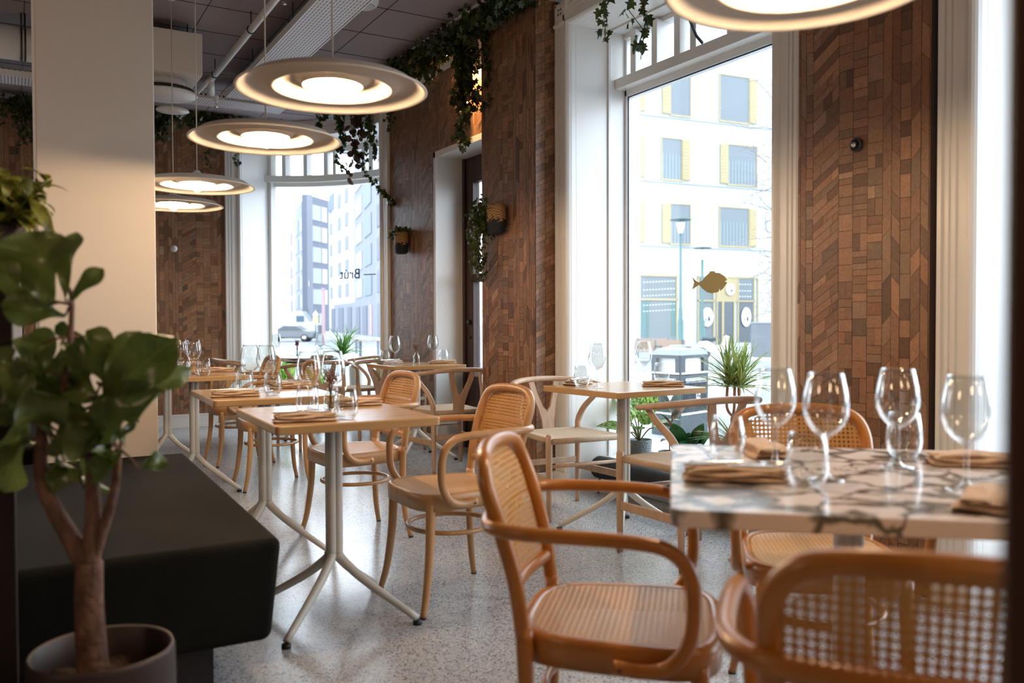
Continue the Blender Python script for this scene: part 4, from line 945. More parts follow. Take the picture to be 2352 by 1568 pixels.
b = make_vase(driedp, 3, .085, .022); b.location = (2.34,8.12,Z); b['label'] = 'small bottle vase with pink dried flowers on the round table'; b['group'] = 'bud vases'
b = dup(a, (.955,5.86,Z), 2, 'bottle vase with reddish dried flowers between glasses on the third bench table', 'bud vases')

# ------------------------------------------------------------------ leaves and plants
def leaf(m, b, t, w, up_=None, fold=.25, curl=.15, n=8, shape='obovate', rnd=random, wave=0.0):
    b, t = Vector(b), Vector(t); d = t-b; L = d.length
    if L < 1e-5: return
    d.normalize(); u = Vector(up_) if up_ else Vector((rnd.uniform(-.5,.5), rnd.uniform(-.8,.2), 1))
    s = d.cross(u)
    if s.length < 1e-3: s = d.orthogonal()
    s.normalize(); nn = s.cross(d).normalized(); vs = []; ph = rnd.random()*6
    for i in range(n+1):
        v = i/n
        if shape == 'obovate': wd = math.sin(PI*min(1, v**1.5*.97+.03))**.65*(.35+.65*v**.8) if 0 < v < 1 else .04
        elif shape == 'blade': wd = (1-v)**.55*min(1, .35+v*5)
        else: wd = math.sin(PI*v**.75)**.8 if 0 < v < 1 else 0.0
        c = b+d*(L*v)+nn*(curl*L*math.sin(PI*v)) - Vector((0,0,1))*(0 if shape != 'blade' else curl*L*v*v)
        for k in (-1,-.5,0,.5,1):
            vs.append(c+s*(w/2*wd*k)+nn*(abs(k)*fold*w*wd*.5+wave*w*math.sin(v*9+ph+k*2)*abs(k)))
    fs = [(i*5+k, i*5+k+1, (i+1)*5+k+1, (i+1)*5+k) for i in range(n) for k in range(4)]
    m.add(vs, fs, uv=[[(k/4, i/n), ((k+1)/4, i/n), ((k+1)/4, (i+1)/n), (k/4, (i+1)/n)] for i in range(n) for k in range(4)])
IVY = [(0,0),(.30,-.12),(.52,.10),(.30,.22),(.62,.48),(.26,.52),(.16,.72),(0,1.0)]
IVY = IVY+[(-a, b) for a, b in reversed(IVY[1:-1])]
def ivyleaf(m, p, size, rnd, heart=False):
    p = Vector(p); a = rnd.uniform(0, 2*PI); d = Vector((math.cos(a)*.7, math.sin(a)*.7, -1.0+rnd.uniform(-.3,.5))).normalized()
    s = d.cross(Vector((rnd.gauss(0,1), rnd.gauss(0,1), rnd.gauss(0,.6)))).normalized(); nn = s.cross(d)
    pts = [(math.sin(k*PI/5)*.5*(1-.2*abs(k-5)/5), .5-.5*math.cos(k*PI/5)) for k in range(10)] if heart else IVY
    if heart: pts = [(x, y) for x, y in pts]
    vs = [p+s*(x*size)+d*(y*size)+nn*(abs(x)*size*.25) for x, y in pts]; c = p+d*(.4*size)
    n = len(vs); m.add(vs+[c], [(i, (i+1) % n, n) for i in range(n)], smooth=False)
def ivy_plant(label, strands, seed, mtl=ivy_m, size=.05, group='trailing ivy garlands', heart=False, clump=None, dens=1.0, name='trailing_ivy'):
    rnd = random.Random(seed); o = Vector(strands[0][0]) if strands else Vector(clump[0][0])
    t = thing(name, label, 'plant', o, group=group); ms = MB(); ml = MB()
    for P in strands:
        Q = [Vector(p)-o for p in P]
        Q2 = [Q[0]]
        for a, b in zip(Q, Q[1:]):
            Q2.append((a+b)/2+Vector((rnd.gauss(0,.02), rnd.gauss(0,.02), 0))); Q2.append(b)
        C = spline(Q2, 6); ms.tube(C, .0022, 5)
        L = sum((a-b).length for a, b in zip(C, C[1:])); k = max(5, int(L/.017*dens))
        for i in range(k):
            q = C[min(len(C)-1, int(i/k*len(C)))]
            ivyleaf(ml, q+Vector((rnd.gauss(0,.018), rnd.gauss(0,.018), rnd.gauss(0,.008))), size*rnd.uniform(.6,1.15), rnd, heart)
    if clump:
        for c, r, k in clump:
            for i in range(k): ivyleaf(ml, Vector(c)-o+Vector((rnd.gauss(0,r[0]), rnd.gauss(0,r[1]), rnd.gauss(0,r[2]))), size*rnd.uniform(.7,1.2), rnd, heart)
    if ms.v: ms.build('stems', stemm, t)
    ml.build('leaves', mtl, t); return t
def drop(x, y, z0, z1, n=3, j=.03, rnd=random, dx=0, dy=0): return [(x+dx*i/n+rnd.gauss(0,j)*(i > 0), y+dy*i/n+rnd.gauss(0,j)*(i > 0), z0+(z1-z0)*i/n) for i in range(n+1)]
R = random.Random(8)  # ivy strand and clump points below taken from image pixels on chosen planes
for y0_, y1_, l in ((3.4,5.3,'added dark planter trough at the ceiling edge under the ivy near the pier'),(5.4,8.3,'added dark planter trough at the ceiling edge under the far ivy')):
    t = thing('added_trough', l, 'planter', (2.72,0,0), group='added planter troughs along the soffit'); m = MB(); m.box(-.05,.05,y0_,y1_,3.095,3.155); m.build('trough', black, t); m = MB(); m.box(-.042,.042,y0_+.01,y1_-.01,3.155,3.157); m.build('soil', soil, t)  # dark troughs added as a cover at the ceiling edge behind the ivy
def bunch(n, x0, x1, y0, y1, z0, za, zb, j=.02): return [drop(R.uniform(x0,x1), R.uniform(y0,y1), z0, R.uniform(za,zb), 3, j, R) for _ in range(n)]
ivy_plant('dense ivy cascading in front of the lit spotlight, long tip above the door', bunch(7,2.82,2.92,5.46,5.64,3.14,2.62,2.9)+[drop(2.86,5.60,3.14,2.36,6,.02,R),drop(2.84,5.58,3.14,2.42,6,.02,R),drop(2.86,5.55,3.14,2.50,5,.02,R)], 1, clump=[((2.72,5.7,3.11),(.06,.25,.028),572)], dens=1.5)
ivy_plant('ivy strands hanging right of the spotlight against the mosaic pier', bunch(4,2.78,2.88,5.15,5.42,3.14,2.55,2.95,.03), 2, size=.045, clump=[((2.72,5.2,3.28),(.06,.22,.09),150)], dens=.8)
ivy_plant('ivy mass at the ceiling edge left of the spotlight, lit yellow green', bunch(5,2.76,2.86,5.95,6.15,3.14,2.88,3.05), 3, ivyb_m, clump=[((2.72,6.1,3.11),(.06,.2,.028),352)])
ivy_plant('dark ivy mass at the ceiling above the pier at the top edge', bunch(4,2.72,2.85,4.75,5.1,3.14,3.0,3.12), 4, clump=[((2.72,4.9,3.11),(.06,.3,.028),572)])
ivy_plant('dark ivy mass at the ceiling edge between the big pendant and the spotlight', bunch(6,2.6,2.8,6.3,6.9,3.14,2.98,3.12), 5, clump=[((2.72,6.5,3.11),(.06,.35,.028),924)])
ivy_plant('ivy mass at the ceiling edge above the far window corner', bunch(5,2.6,2.8,7.0,7.5,3.14,2.98,3.1), 6, clump=[((2.72,7.2,3.11),(.06,.3,.028),660)])
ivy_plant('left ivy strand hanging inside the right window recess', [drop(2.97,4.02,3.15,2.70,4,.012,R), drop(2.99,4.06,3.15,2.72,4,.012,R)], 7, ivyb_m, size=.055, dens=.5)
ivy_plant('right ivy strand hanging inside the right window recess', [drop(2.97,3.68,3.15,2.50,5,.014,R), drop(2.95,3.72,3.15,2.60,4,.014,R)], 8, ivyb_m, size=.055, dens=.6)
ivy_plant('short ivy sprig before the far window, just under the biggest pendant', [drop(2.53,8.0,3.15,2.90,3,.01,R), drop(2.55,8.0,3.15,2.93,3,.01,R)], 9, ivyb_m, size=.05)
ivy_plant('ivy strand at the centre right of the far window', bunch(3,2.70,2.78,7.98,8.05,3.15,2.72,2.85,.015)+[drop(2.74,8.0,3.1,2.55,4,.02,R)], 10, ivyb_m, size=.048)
ivy_plant('reddish heart leaved vine hanging before the far window', bunch(4,2.86,2.93,7.95,8.05,3.15,2.42,2.7,.02), 11, heart_m, size=.075, heart=True, dens=.45)
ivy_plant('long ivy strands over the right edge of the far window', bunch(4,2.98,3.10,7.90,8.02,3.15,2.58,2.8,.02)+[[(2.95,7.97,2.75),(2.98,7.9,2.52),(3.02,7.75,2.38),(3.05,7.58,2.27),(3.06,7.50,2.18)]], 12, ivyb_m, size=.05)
ivy_plant('thin ivy strand on the mosaic wall beside the far window trim', [drop(3.05,7.50,3.16,2.86,3,.008,R), drop(3.05,7.47,3.16,2.92,3,.008,R)], 13, size=.035)
ivy_plant('ivy mass hanging on the back wall right of the pillar', bunch(5,1.22,1.34,8.95,9.05,3.14,2.85,3.1), 14, clump=[((1.25,9.0,3.10),(.10,.05,.05),160)])
ivy_plant('ivy mass over the back wall below the crossing panel', bunch(9,1.45,2.12,8.92,9.0,3.14,3.10,3.28), 15, clump=[((1.8,8.95,3.11),(.22,.05,.04),420)])
ivy_plant('square hanging ivy clump above the far window between the pendants', bunch(5,2.32,2.46,8.85,8.95,3.14,3.12,3.22), 16, ivyb_m, clump=[((2.72,8.9,3.11),(.06,.04,.028),352)])
ivy_plant('thin ivy strands hanging on the back wall beside the white trim', [drop(1.72,9.1,3.12,2.66,4,.02,R), drop(1.76,9.1,3.12,2.8,4,.02,R), drop(2.01,9.1,3.12,2.70,4,.01,R)], 17, size=.04)
t = ivy_plant('dark spider plant and ivy at the top left above the mosaic', bunch(8,.05,.24,8.9,9.05,3.14,2.62,2.95,.02), 18, clump=[((.05,9.0,3.05),(.15,.05,.06),200)], size=.04)
m = MB()
for k in range(60):
    a = R.uniform(0,2*PI); r = R.uniform(.12,.30); leaf(m, (.0,0,-.05), (r*math.cos(a), .3*r*math.sin(a), R.uniform(-.25,.12)), .014, shape='blade', curl=.15, n=6, rnd=R)
m.build('blades', dkgr_m, t)

def basket(loc, rz, label, strands, clump, seed):
    t = thing('wicker_wall_basket', label, 'basket', loc, rz, 'two tone wall baskets')
    m = MB(); prof = [(0,.0),(.060,.0),(.082,.012),(.090,.05),(.094,.12),(.090,.185),(.083,.205),(.078,.20),(.084,.12),(.078,.02),(0,.015)]; m.lathe(prof, 32, sx=.62); m.build('basket', wicker_m, t)
    m = MB(); m.disc(.078, .17, 24); m.build('soil', soil, t)
    o = Vector(loc); ivy_plant('ivy growing over '+label.replace('wicker basket', 'basket'), strands, seed, ivyb_m, size=.030, clump=clump, dens=1.3, group='ivy in the wall baskets', name='potted_ivy')
basket((XW-.062,7.205,1.700), 0, 'wicker basket on the mosaic wall left of the door', [[(3.04,7.22,1.89),(3.02,7.36,1.91),(3.03,7.50,1.87)], [(3.04,7.22,1.89),(3.03,7.33,1.90),(3.03,7.44,1.86)]], [((3.03,7.20,1.915),(.022,.065,.014),150)], 21)
basket((XC-.062,5.105,1.680), 0, 'wicker basket on the mosaic pier right of the door', [drop(2.80,R.uniform(5.16,5.36),1.88,R.uniform(1.30,1.60),4,.015,R) for _ in range(9)], [((2.79,5.22,1.80),(.03,.06,.06),260)], 22)

# fiddle leaf fig
LV = [((0.057,1.905,1.115),(0.048,1.921,1.261),.117),((0.098,1.897,1.124),(0.156,1.881,1.187),.033),((0.088,1.931,1.094),(-0.024,1.927,1.115),.074),((0.085,1.863,1.123),(0.113,1.905,1.258),.039),((0.045,1.913,1.038),(0.006,1.889,0.923),.065),((0.081,1.976,1.037),(0.129,1.941,0.916),.082),((0.126,1.932,1.046),(0.073,1.96,1.077),.03),((0.15,1.892,0.924),(0.272,1.768,1.051),.095),((0.161,1.885,0.915),(0.23,1.908,1.058),.074),((0.045,1.942,0.986),(-0.002,2.005,0.887),.069),((0.146,1.898,0.888),(0.247,1.769,0.945),.065),((0.154,1.902,0.852),(0.086,1.956,0.837),.052),((0.146,1.854,0.841),(0.187,1.755,0.92),.074),((0.017,1.995,0.887),(-0.023,2.01,0.737),.091),((0.056,1.957,0.941),(0.032,2.035,1.063),.069),((0.123,1.915,0.853),(0.169,1.953,0.727),.043),((0.209,1.826,0.788),(0.262,1.845,0.803),.036),((0.197,1.843,0.942),(0.313,1.847,0.986),.036),((0.085,1.955,0.798),(0.059,1.903,0.747),.039),((0.02,1.915,1.124),(-0.022,1.896,1.205),.061),((0.048,1.989,0.903),(0.095,1.953,0.975),.069),((0.135,1.9,0.941),(0.123,1.878,1.055),.061),((0.181,1.857,0.847),(0.144,1.863,0.939),.052),((0.003,1.945,0.961),(-0.026,1.978,1.03),.052),((0.069,1.931,0.846),(0.127,1.964,0.901),.069),((0.1,1.925,0.888),(0.042,2.03,0.936),.069),((0.224,1.874,0.921),(0.17,1.986,0.971),.061),((0.114,1.913,0.748),(0.178,1.823,0.825),.043)]  # leaf bases, tips and widths taken from image pixels at set depths
t = thing('fiddle_leaf_fig', 'fiddle leaf fig with three bark stems in the left foreground', 'plant', (.14,1.87,0))
o = Vector((.14,1.87,0)); m = MB()
def br(P, rs): m.tube([Vector(p)-o for p in spline(P, 4)], lerp_r(rs, 4), 12)
br([(.126,1.876,.36),(.120,1.883,.509),(.122,1.884,.604)], [.030,.027,.025]); br([(.122,1.884,.59),(.067,1.919,.70),(.042,1.935,.778),(.043,1.937,.891),(.03,1.95,.96)], [.021,.016,.014,.009,.005])
br([(.122,1.884,.58),(.129,1.882,.691),(.130,1.885,.804),(.133,1.886,.916)], [.020,.015,.013,.006]); br([(.124,1.884,.60),(.145,1.872,.665),(.166,1.862,.743),(.177,1.858,.829)], [.014,.011,.009,.005])
br([(.043,1.937,.86),(.085,1.915,.968),(.099,1.911,1.116),(.09,1.91,1.16)], [.009,.007,.005,.003])
bark_mb = m
RL = random.Random(4); m = MB(); m2 = MB()
for _k in range(15):
    b_ = Vector((RL.uniform(.03,.19), 0, RL.uniform(.80,.97))); b_.y = 1.93-.25*b_.x+RL.uniform(-.03,.05); a_ = RL.uniform(0, 6.28)
    LV.append((tuple(b_), (b_.x+.12*math.cos(a_)*.8, b_.y+.08*math.sin(a_), b_.z+RL.uniform(-.07,.10)), RL.uniform(.055,.09)))
bases = [Vector(q[0]) for q in LV]; axis = [Vector(p) for p in ((.043,1.937,.891),(.085,1.915,.968),(.099,1.911,1.116),(.133,1.886,.916),(.177,1.858,.829),(.03,1.95,.93),(.09,1.91,1.05))]
pt = MB()
for i, (b_, t_, w_) in enumerate(LV):
    b_, t_ = Vector(b_), Vector(t_); a = min(axis, key=lambda q: (q-b_).length); bark_mb.tube([a-o, (a+b_)/2-o+Vector((0,0,.005)), b_-o], [.003,.0025,.002], 6)
    leaf(m2 if i in (4,9,13,15,17,19,20) else m, b_-o, t_-o, w_*1.38, up_=(RL.uniform(-.4,.4)-.5, RL.uniform(-.6,.2)-.85, RL.uniform(-.2,.5)), fold=.42, curl=RL.uniform(.04,.18), n=12, wave=.13, rnd=RL)
m.build('leaves', fig_m, t); m2.build('young_leaves', figl_m, t); bark_mb.build('stem', bark, t)
pc = (.142,1.868)
t2 = thing('plant_pot', 'dark brown glazed pot holding the fiddle leaf fig', 'pot', (*pc,0))
m = MB(); m.lathe([(0,.0),(.095,.0),(.112,.02),(.128,.12),(.134,.24),(.136,.36),(.1345,.425),(.131,.434),(.126,.430),(.124,.36),(.120,.30),(0,.30)], 48); m.build('pot', potd, t2)
m = MB(); m.grid(lambda u, v: ((.124*v)*math.cos(u*2*PI), (.124*v)*math.sin(u*2*PI), .365+.010*math.sin(u*40)*v+.012*(1-v)), 40, 8); m.build('soil', soil, t2)
# bush on the cabinet
t = thing('leafy_bush', 'yellow green bush on the walnut cabinet at the left edge', 'plant', (-.035,2.27,1.226)); Rb = random.Random(12); m = MB(); ms = MB()
for k in range(38):
    a = Rb.uniform(0,2*PI); r = Rb.uniform(.02,.11); h = Rb.uniform(.08,.20); P = spline([(0,0,.05),(r*.4*math.cos(a),r*.4*math.sin(a),h*.6),(r*math.cos(a),r*math.sin(a),h)], 4); ms.tube(P, .0018, 5)
    for j in range(26):
        q = P[Rb.randrange(3, len(P))]; e = q+Vector((Rb.gauss(0,.018),Rb.gauss(0,.018),Rb.gauss(0,.018))); leaf(m, q, e+(e-q)*.5, .032, n=4, shape='oval', rnd=Rb)
m.build('leaves', bush_m, t); ms.build('stems', stemm, t); m = MB(); m.lathe([(0,0),(.06,0),(.075,.07),(.07,.07),(.066,.06),(0,.06)], 24); m.build('pot', potd, t)

# window plants
def pot(name, label, loc, r, h, mt):
    t = thing(name, label, 'pot', loc, group='pots on the window sills'); m = MB(); m.lathe([(0,0),(r*.80,0),(r*.86,.006),(r,h*.95),(r,h),(r*.93,h),(r*.9,h*.86),(0,h*.86)], 32); m.build('pot', mt, t); m = MB(); m.disc(r*.92, h*.88, 24); m.build('soil', soil, t); return t
SZ = .201
pot('plant_pot', 'grey textured pot of the speckled plant under the right window', (3.41,4.25,SZ), .075, .135, potg)
t = thing('speckled_dieffenbachia', 'dieffenbachia with yellow speckled leaves in the grey textured pot', 'plant', (3.41,4.26,SZ+.12)); Rd = random.Random(2); m = MB(); ms = MB()
for e in ((.02,.24,.22),(-.10,.15,.06),(-.02,-.10,.27),(.02,-.20,.13),(-.08,.05,.13),(-.10,-.07,.09),(.03,.10,.20),(-.14,-.02,.05),(-.10,.02,.18),(-.08,-.12,.16),(.0,.02,.30)):
    e = Vector((e[0]*1.2,e[1]*1.45,e[2]*1.05)); b_ = e*.45+Vector((0,0,.04)); ms.tube(spline([(0,0,0),b_*.6+Vector((0,0,.02)),b_], 4), .004, 6); leaf(m, b_, e*1.22, .115, fold=.15, curl=.10, n=8, shape='oval', rnd=Rd)
m.build('leaves', dief_m, t); ms.build('stems', stemm, t)
pot('plant_pot', 'dark pot of the rubber plant on the right window sill', (3.43,4.02,SZ), .05, .09, potd)
t = thing('rubber_plant', 'small rubber plant with dull red green leaves on the right window sill', 'plant', (3.43,3.99,SZ+.08)); m = MB(); ms = MB(); ms.tube(spline([(0,0,0),(-.01,-.01,.10),(0,-.03,.24)], 4), .004, 6)
for z_, e in ((.22,(-.03,.05,.34)),(.20,(.02,-.12,.30)),(.15,(-.07,.03,.25)),(.12,(-.04,-.10,.14)),(.08,(-.10,-.03,.08)),(.16,(-.05,.10,.16))): leaf(m, (0,-.02,z_), e, .055, fold=.25, curl=.08, n=8, shape='oval', rnd=Rd)
m.build('leaves', rub_m, t); ms.build('stems', stemr, t)
pot('plant_pot', 'low dark pot of the round leaved plant on the right window sill', (3.43,3.80,SZ), .06, .07, potd)
t = thing('round_leaved_plant', 'deep green round leaved plant on the right window sill', 'plant', (3.43,3.80,SZ+.06)); m = MB(); ms = MB()
for k in range(16):
    a = k*2.4; r = .06+.09*((k*7) % 5)/5; e = Vector((r*math.cos(a)*.8, r*math.sin(a), .10+.05*((k*3) % 4)/2)); ms.tube([(0,0,0), e*.6], .003, 5); leaf(m, e*.55, e*1.25, .085, fold=.15, curl=.12, n=7, shape='oval', rnd=Rd, up_=(-.7,-.3,.8))
m.build('leaves', dkgr_m, t); ms.build('stems', stemm, t)
pot('plant_pot', 'white pot of the spiky dracaena on the right window sill', (3.36,3.36,SZ), .085, .12, potw)
t = thing('dracaena', 'spiky dracaena with a forked trunk and striped blades in the right window', 'plant', (3.36,3.38,SZ+.10)); m = MB(); ms = MB(); Rr = random.Random(6)
ms.tube(spline([(0,0,0),(0,.01,.15),(0,.015,.28)], 4), .013, 8); H = []
for e in ((-.01,.045,.42),(.01,.01,.43),(0,-.03,.42)): ms.tube(spline([(0,.015,.26),(e[0]*.8,e[1]*1.1,.31),(e[0],e[1],e[2])], 4), .008, 8); H.append(Vector(e))
ms.tube(spline([(0,.01,.05),(.0,-.03,.10),(0,-.03,.15)], 4), .008, 8); H.append(Vector((0,-.0,.12)))
for hi, h in enumerate(H):
    for k in range(58 if hi < 3 else 60):
        a = Rr.uniform(0,2*PI); el = Rr.uniform(-.05,1.45) if hi < 3 else Rr.uniform(-.1,.8); L = Rr.uniform(.22,.34)
        leaf(m, h, h+Vector((math.cos(a)*math.cos(el)*.75, math.sin(a)*math.cos(el), math.sin(el)))*L, .013, shape='blade', curl=.07, n=6, rnd=Rr)
m.build('blades', drac_m, t); ms.build('trunk', stemr, t)
pot('plant_pot', 'white pot of the small palm on the far window sill', (3.19,8.78,SZ), .10, .42, potw)
t = thing('small_palm', 'bright green bladed palm before the far curved window', 'plant', (2.96,8.62,.74)); m = MB(); ms = MB()
pt_ = Vector((.20,.14,-.12)); ms.tube(spline([pt_, (.03,.08,-.05),(0,0,.0)], 4), .010, 8)
for k in range(64):
    a = Rr.uniform(0,2*PI); el = Rr.uniform(-.05,1.45); L = Rr.uniform(.26,.46)*(1 if el > .3 else .9); leaf(m, (0,0,0), Vector((math.cos(a)*math.cos(el), math.sin(a)*math.cos(el), math.sin(el)))*L, .016, shape='blade', curl=.14, n=7, rnd=Rr)
m.build('blades', palm_m, t); ms.build('trunk', stemr, t)
for i, (p, sc, l) in enumerate((((2.55,9.33,SZ),1.0,'lime green leafy plant low at the left of the far window'),((3.20,8.75,SZ),.0,''),((3.36,8.30,SZ),1.0,'lime green leafy plant low at the right of the far window'),((2.85,9.15,SZ),.8,'small ferny plant low at the middle of the far window'))):
    if not l: continue
    pot('plant_pot', 'pot of the '+l, p, .07*sc, .12*sc, potw); t = thing('leafy_plant', l, 'plant', (p[0],p[1],p[2]+.10*sc)); m = MB(); ms = MB()
    for k in range(20):
        a = k*2.4; r = .07+.10*((k*7) % 5)/5; e = Vector((r*math.cos(a), r*math.sin(a), .12+.22*((k*3) % 7)/6))*sc; ms.tube([(0,0,0), e*.6], .003, 5); leaf(m, e*.5, e*1.3, .075*sc, fold=.15, curl=.12, n=7, shape='oval', rnd=Rd)
    m.build('leaves', lime_m, t); ms.build('stems', stemm, t)

# ------------------------------------------------------------------ outside
GZ = -.5
street_m = mat('pale_street', (.21,.225,.24), .9, noise=(.3,.08,(1,1,1))); road_m = mat('grey_road', (.115,.125,.14), .9); kerb_m = mat('light_kerb', (.35,.36,.37), .9)
fac_m = mat('white_render', (.33,.345,.35), .9); gold_m = mat('gold_perforated_shutter', (.26,.215,.115), .6); winx_m = mat('blue_grey_window', (.11,.13,.145), .6); curt_m = mat('pale_curtain', (.15,.18,.19), .8)
teal_m = mat('teal_painted_metal', (.04,.10,.10), .5); bin_m = mat('dark_blue_bin_plastic', (.018,.030,.038), .5); sign_m = mat('white_sign', (.8,.8,.8), .6); goldf = mat('gold_film', (.30,.22,.07), .35, .3); bgrey = mat('blue_grey_cladding', (.075,.085,.115), .8); pink_m = mat('pink_cladding', (.28,.19,.21), .8); wht2 = mat('pale_cladding', (.13,.142,.17), .8); black_l = mat('black_lettering', (.03,.03,.03), .6); outwood = mat('weathered_wood', (.22,.15,.11), .8)
cw = lambda lat, d, z=0: Vector((lat*math.cos(PHI)+d*math.sin(PHI), -lat*math.sin(PHI)+d*math.cos(PHI), z))
pw = lambda px, d, z=0: cw((px-1176)/1961.6*d, d, z)
m = MB(); m.box(3.9, 500, -60, 600, GZ-.1, GZ); m.box(-300, 3.9, 10.9, 600, GZ-.1, GZ); struct(m, 'ground_street', street_m)
m = MB(); v = [pw(-1500,26), pw(3500,26), pw(3500,34), pw(-1500,34)]; m.prism([(p.x,p.y) for p in v], GZ, GZ+.01); v = [pw(-1500,52), pw(900,52), pw(900,80), pw(-1500,80)]; m.prism([(p.x,p.y) for p in v], GZ, GZ+.01); struct(m, 'ground_road', road_m)
m = MB()
for d in (25.6, 34, 51): v = [pw(-1500,d), pw(3500 if d < 50 else 900,d), pw(3500 if d < 50 else 900,d+.4), pw(-1500,d+.4)]; m.prism([(p.x,p.y) for p in v], GZ, GZ+.04)
struct(m, 'ground_kerb', kerb_m)
m = MB()
for y0, y1, z0, z1 in ((4.86,5.34,GZ,4.2),(7.4,7.7,GZ,4.2),(5.34,7.4,2.5,4.2),(1.93,2.78,GZ,4.2),(-4,.12,GZ,4.2),(-4,5.34,3.1,4.2),(-4,5.34,GZ,.19)): m.box(XG+.07, XG+.20, y0, y1, z0, z1)
struct(m, 'wall_outer', wallw)

# white building across the street
FO, FA = Vector((31.6,39.4,0)), math.radians(-5.8)
t = thing('street_building', 'white building with gold shutters seen through the right window', 'building', FO, FA)
m = MB(); m.box(0, 34, 0, 12, GZ, 19.5); m.build('wall', fac_m, t)
def fwin(x0, z0, x1, z1, sh=None, cur=True):
    m = MB(); m.box(x0, x1, -.03, .02, z0, z1); w = m.build('window', winx_m, t)
    m = MB(); m.box(x0-.08, x1+.08, -.06, -.02, z0-.1, z0); m.box(x0-.08, x0, -.06, -.02, z0, z1); m.box(x1, x1+.08, -.06, -.02, z0, z1); m.box(x0-.08, x1+.08, -.06, -.02, z1, z1+.08); m.build('window_frame', gold_m, w)
    if cur:
        m = MB(); k = int((x1-x0)/.22)
        for i in range(k): a = x0+(x1-x0)*i/k; m.box(a, a+.13, -.045, -.03, z0, z0+(z1-z0)*.62)
        m.build('curtain', curt_m, w)
    if sh:
        m = MB(); m.box(sh[0], sh[1], -.09, -.03, z0, z1)
        for i in range(12): zz = z0+(z1-z0)*(i+.5)/12; m.box(sh[0]+.08, sh[1]-.08, -.10, -.09, zz-.03, zz+.03)
        m.build('shutter', gold_m, t)
for row, (za, zb) in enumerate(((13.35,16.1),(9.52,11.9),(5.74,8.05))):
    for x0 in (1.5, 5.72, 10.2, 14.4, 18.8, 23.2):
        left = (row+int(x0 > 4)) % 2 == 0
        W_ = 2.8 if x0 > 4 else 2.0
        if row == 1: left = x0 > 4
        if row == 0: left = x0 < 4
        if row == 2: left = x0 < 4
        if left: fwin(x0+.62, za, x0+W_, zb, (x0, x0+.56), row != 0)
        else: fwin(x0, za, x0+W_-.62, zb, (x0+W_-.56, x0+W_), row != 0)
    m = MB(); m.box(0, 34, -.03, 0, za-.25, za-.2); m.build('ledge', curt_m, t)
for za in (13.35,9.52,5.74): m = MB(); m.box(0, .3, -.08, .0, za, za+2.4); m.build('shutter', gold_m, t)
# ground floor shop fronts
shop_m = mat('shop_glass_grey', (.10,.12,.13), .6); shopd = mat('shop_interior_dark', (.05,.06,.07), .3)
def shop(x0, x1, z0, z1, mt): m = MB(); m.box(x0, x1, -.03, .02, z0, z1); return m.build('shop_window', mt, t)
w = shop(.05, 2.5, -.2, 3.75, shop_m); m = MB(); m.box(.05,2.62,-.08,-.03,2.34,2.46); m.box(2.5,2.62,-.08,-.03,-.2,3.8); m.box(.0,2.62,-.08,-.03,3.75,3.85); m.build('shop_frame', gold_m, w)
m = MB(); m.box(.05,.6,-.04,-.03,.2,2.3); m.box(2.15,2.5,-.04,-.03,.2,2.3); m.build('curtain', teal_m, w)
w = shop(4.11, 5.2, -.2, 3.75, shop_m); w2 = shop(7.15, 8.25, -.2, 3.75, shopd); m = MB(); m.box(7.15,8.25,-.05,-.03,2.45,3.75); m.build('upper_light', shop_m, w2)
m = MB(); m.box(4.05,8.65,-.08,-.03,3.75,3.85); m.box(4.05,5.4,-.08,-.03,2.3,2.4); m.box(7.0,8.4,-.08,-.03,2.3,2.4)
for x in (4.05,5.2,7.05,8.3,8.6): m.box(x,x+.1,-.08,-.03,-.2,3.8)
m.build('shop_frame', gold_m, t)
m = MB(); m.box(5.45,7.05,-.06,.02,2.3,3.75); m.build('shop_sign_board', gold_m, t)
m = MB(); m.box(5.55,6.75,-.04,.02,-.3,2.3); d_ = m.build('shop_door', shopd, t); m = MB(); m.box(5.85,6.02,-.08,-.04,-.3,2.3); m.box(5.45,5.55,-.08,-.04,-.3,2.3); m.box(6.75,6.85,-.08,-.04,-.3,2.3); m.build('door_frame', gold_m, d_)
def logo(x, z, rx, rz, y=-.09):
    m = MB(); m.tube([(x,y,z),(x,y-.03,z)], rz, 28); o = m.build('round_sign', sign_m, t); o.scale = (rx/rz,1,1); o.location = (x-x*rx/rz,0,0)
    m = MB(); yy = y-.035
    for a, h in ((-.38,.45),(.10,.75),(.35,.45)):
        m.prism([(x+rx*(a-.12), z-rz*.35), (x+rx*(a+.14), z-rz*.35), (x+rx*(a+.05), z-rz*.35+rz*h), (x+rx*(a-.05), z-rz*.35+rz*h)], 0, .01, mtx=Matrix.Translation((0,yy,0)) @ Matrix(((1,0,0,0),(0,0,-1,0),(0,1,0,0),(0,0,0,1))))
    m.box(x-rx*.6, x+rx*.6, yy-.01, yy, z-rz*.48, z-rz*.42); m.build('sign_emblem', black_l, t)
logo(4.75,1.35,.42,.58); logo(7.70,1.35,.36,.60); logo(6.45,3.05,.32,.36,-.12)
m = MB(); rn = random.Random(3)
for zz in (3.4,2.95,2.6,2.05,1.7):
    for k in range(11): x = .2+k*.21; m.box(x, x+.09, -.055, -.045, zz-.02+.12*k/11, zz+.01+.12*k/11)
for zz in (3.4,3.0,2.65):
    for k in range(5): x = 7.2+k*.2; m.box(x, x+.08, -.06, -.055, zz-.03, zz)
m.build('window_decor_strip', sign_m, t)

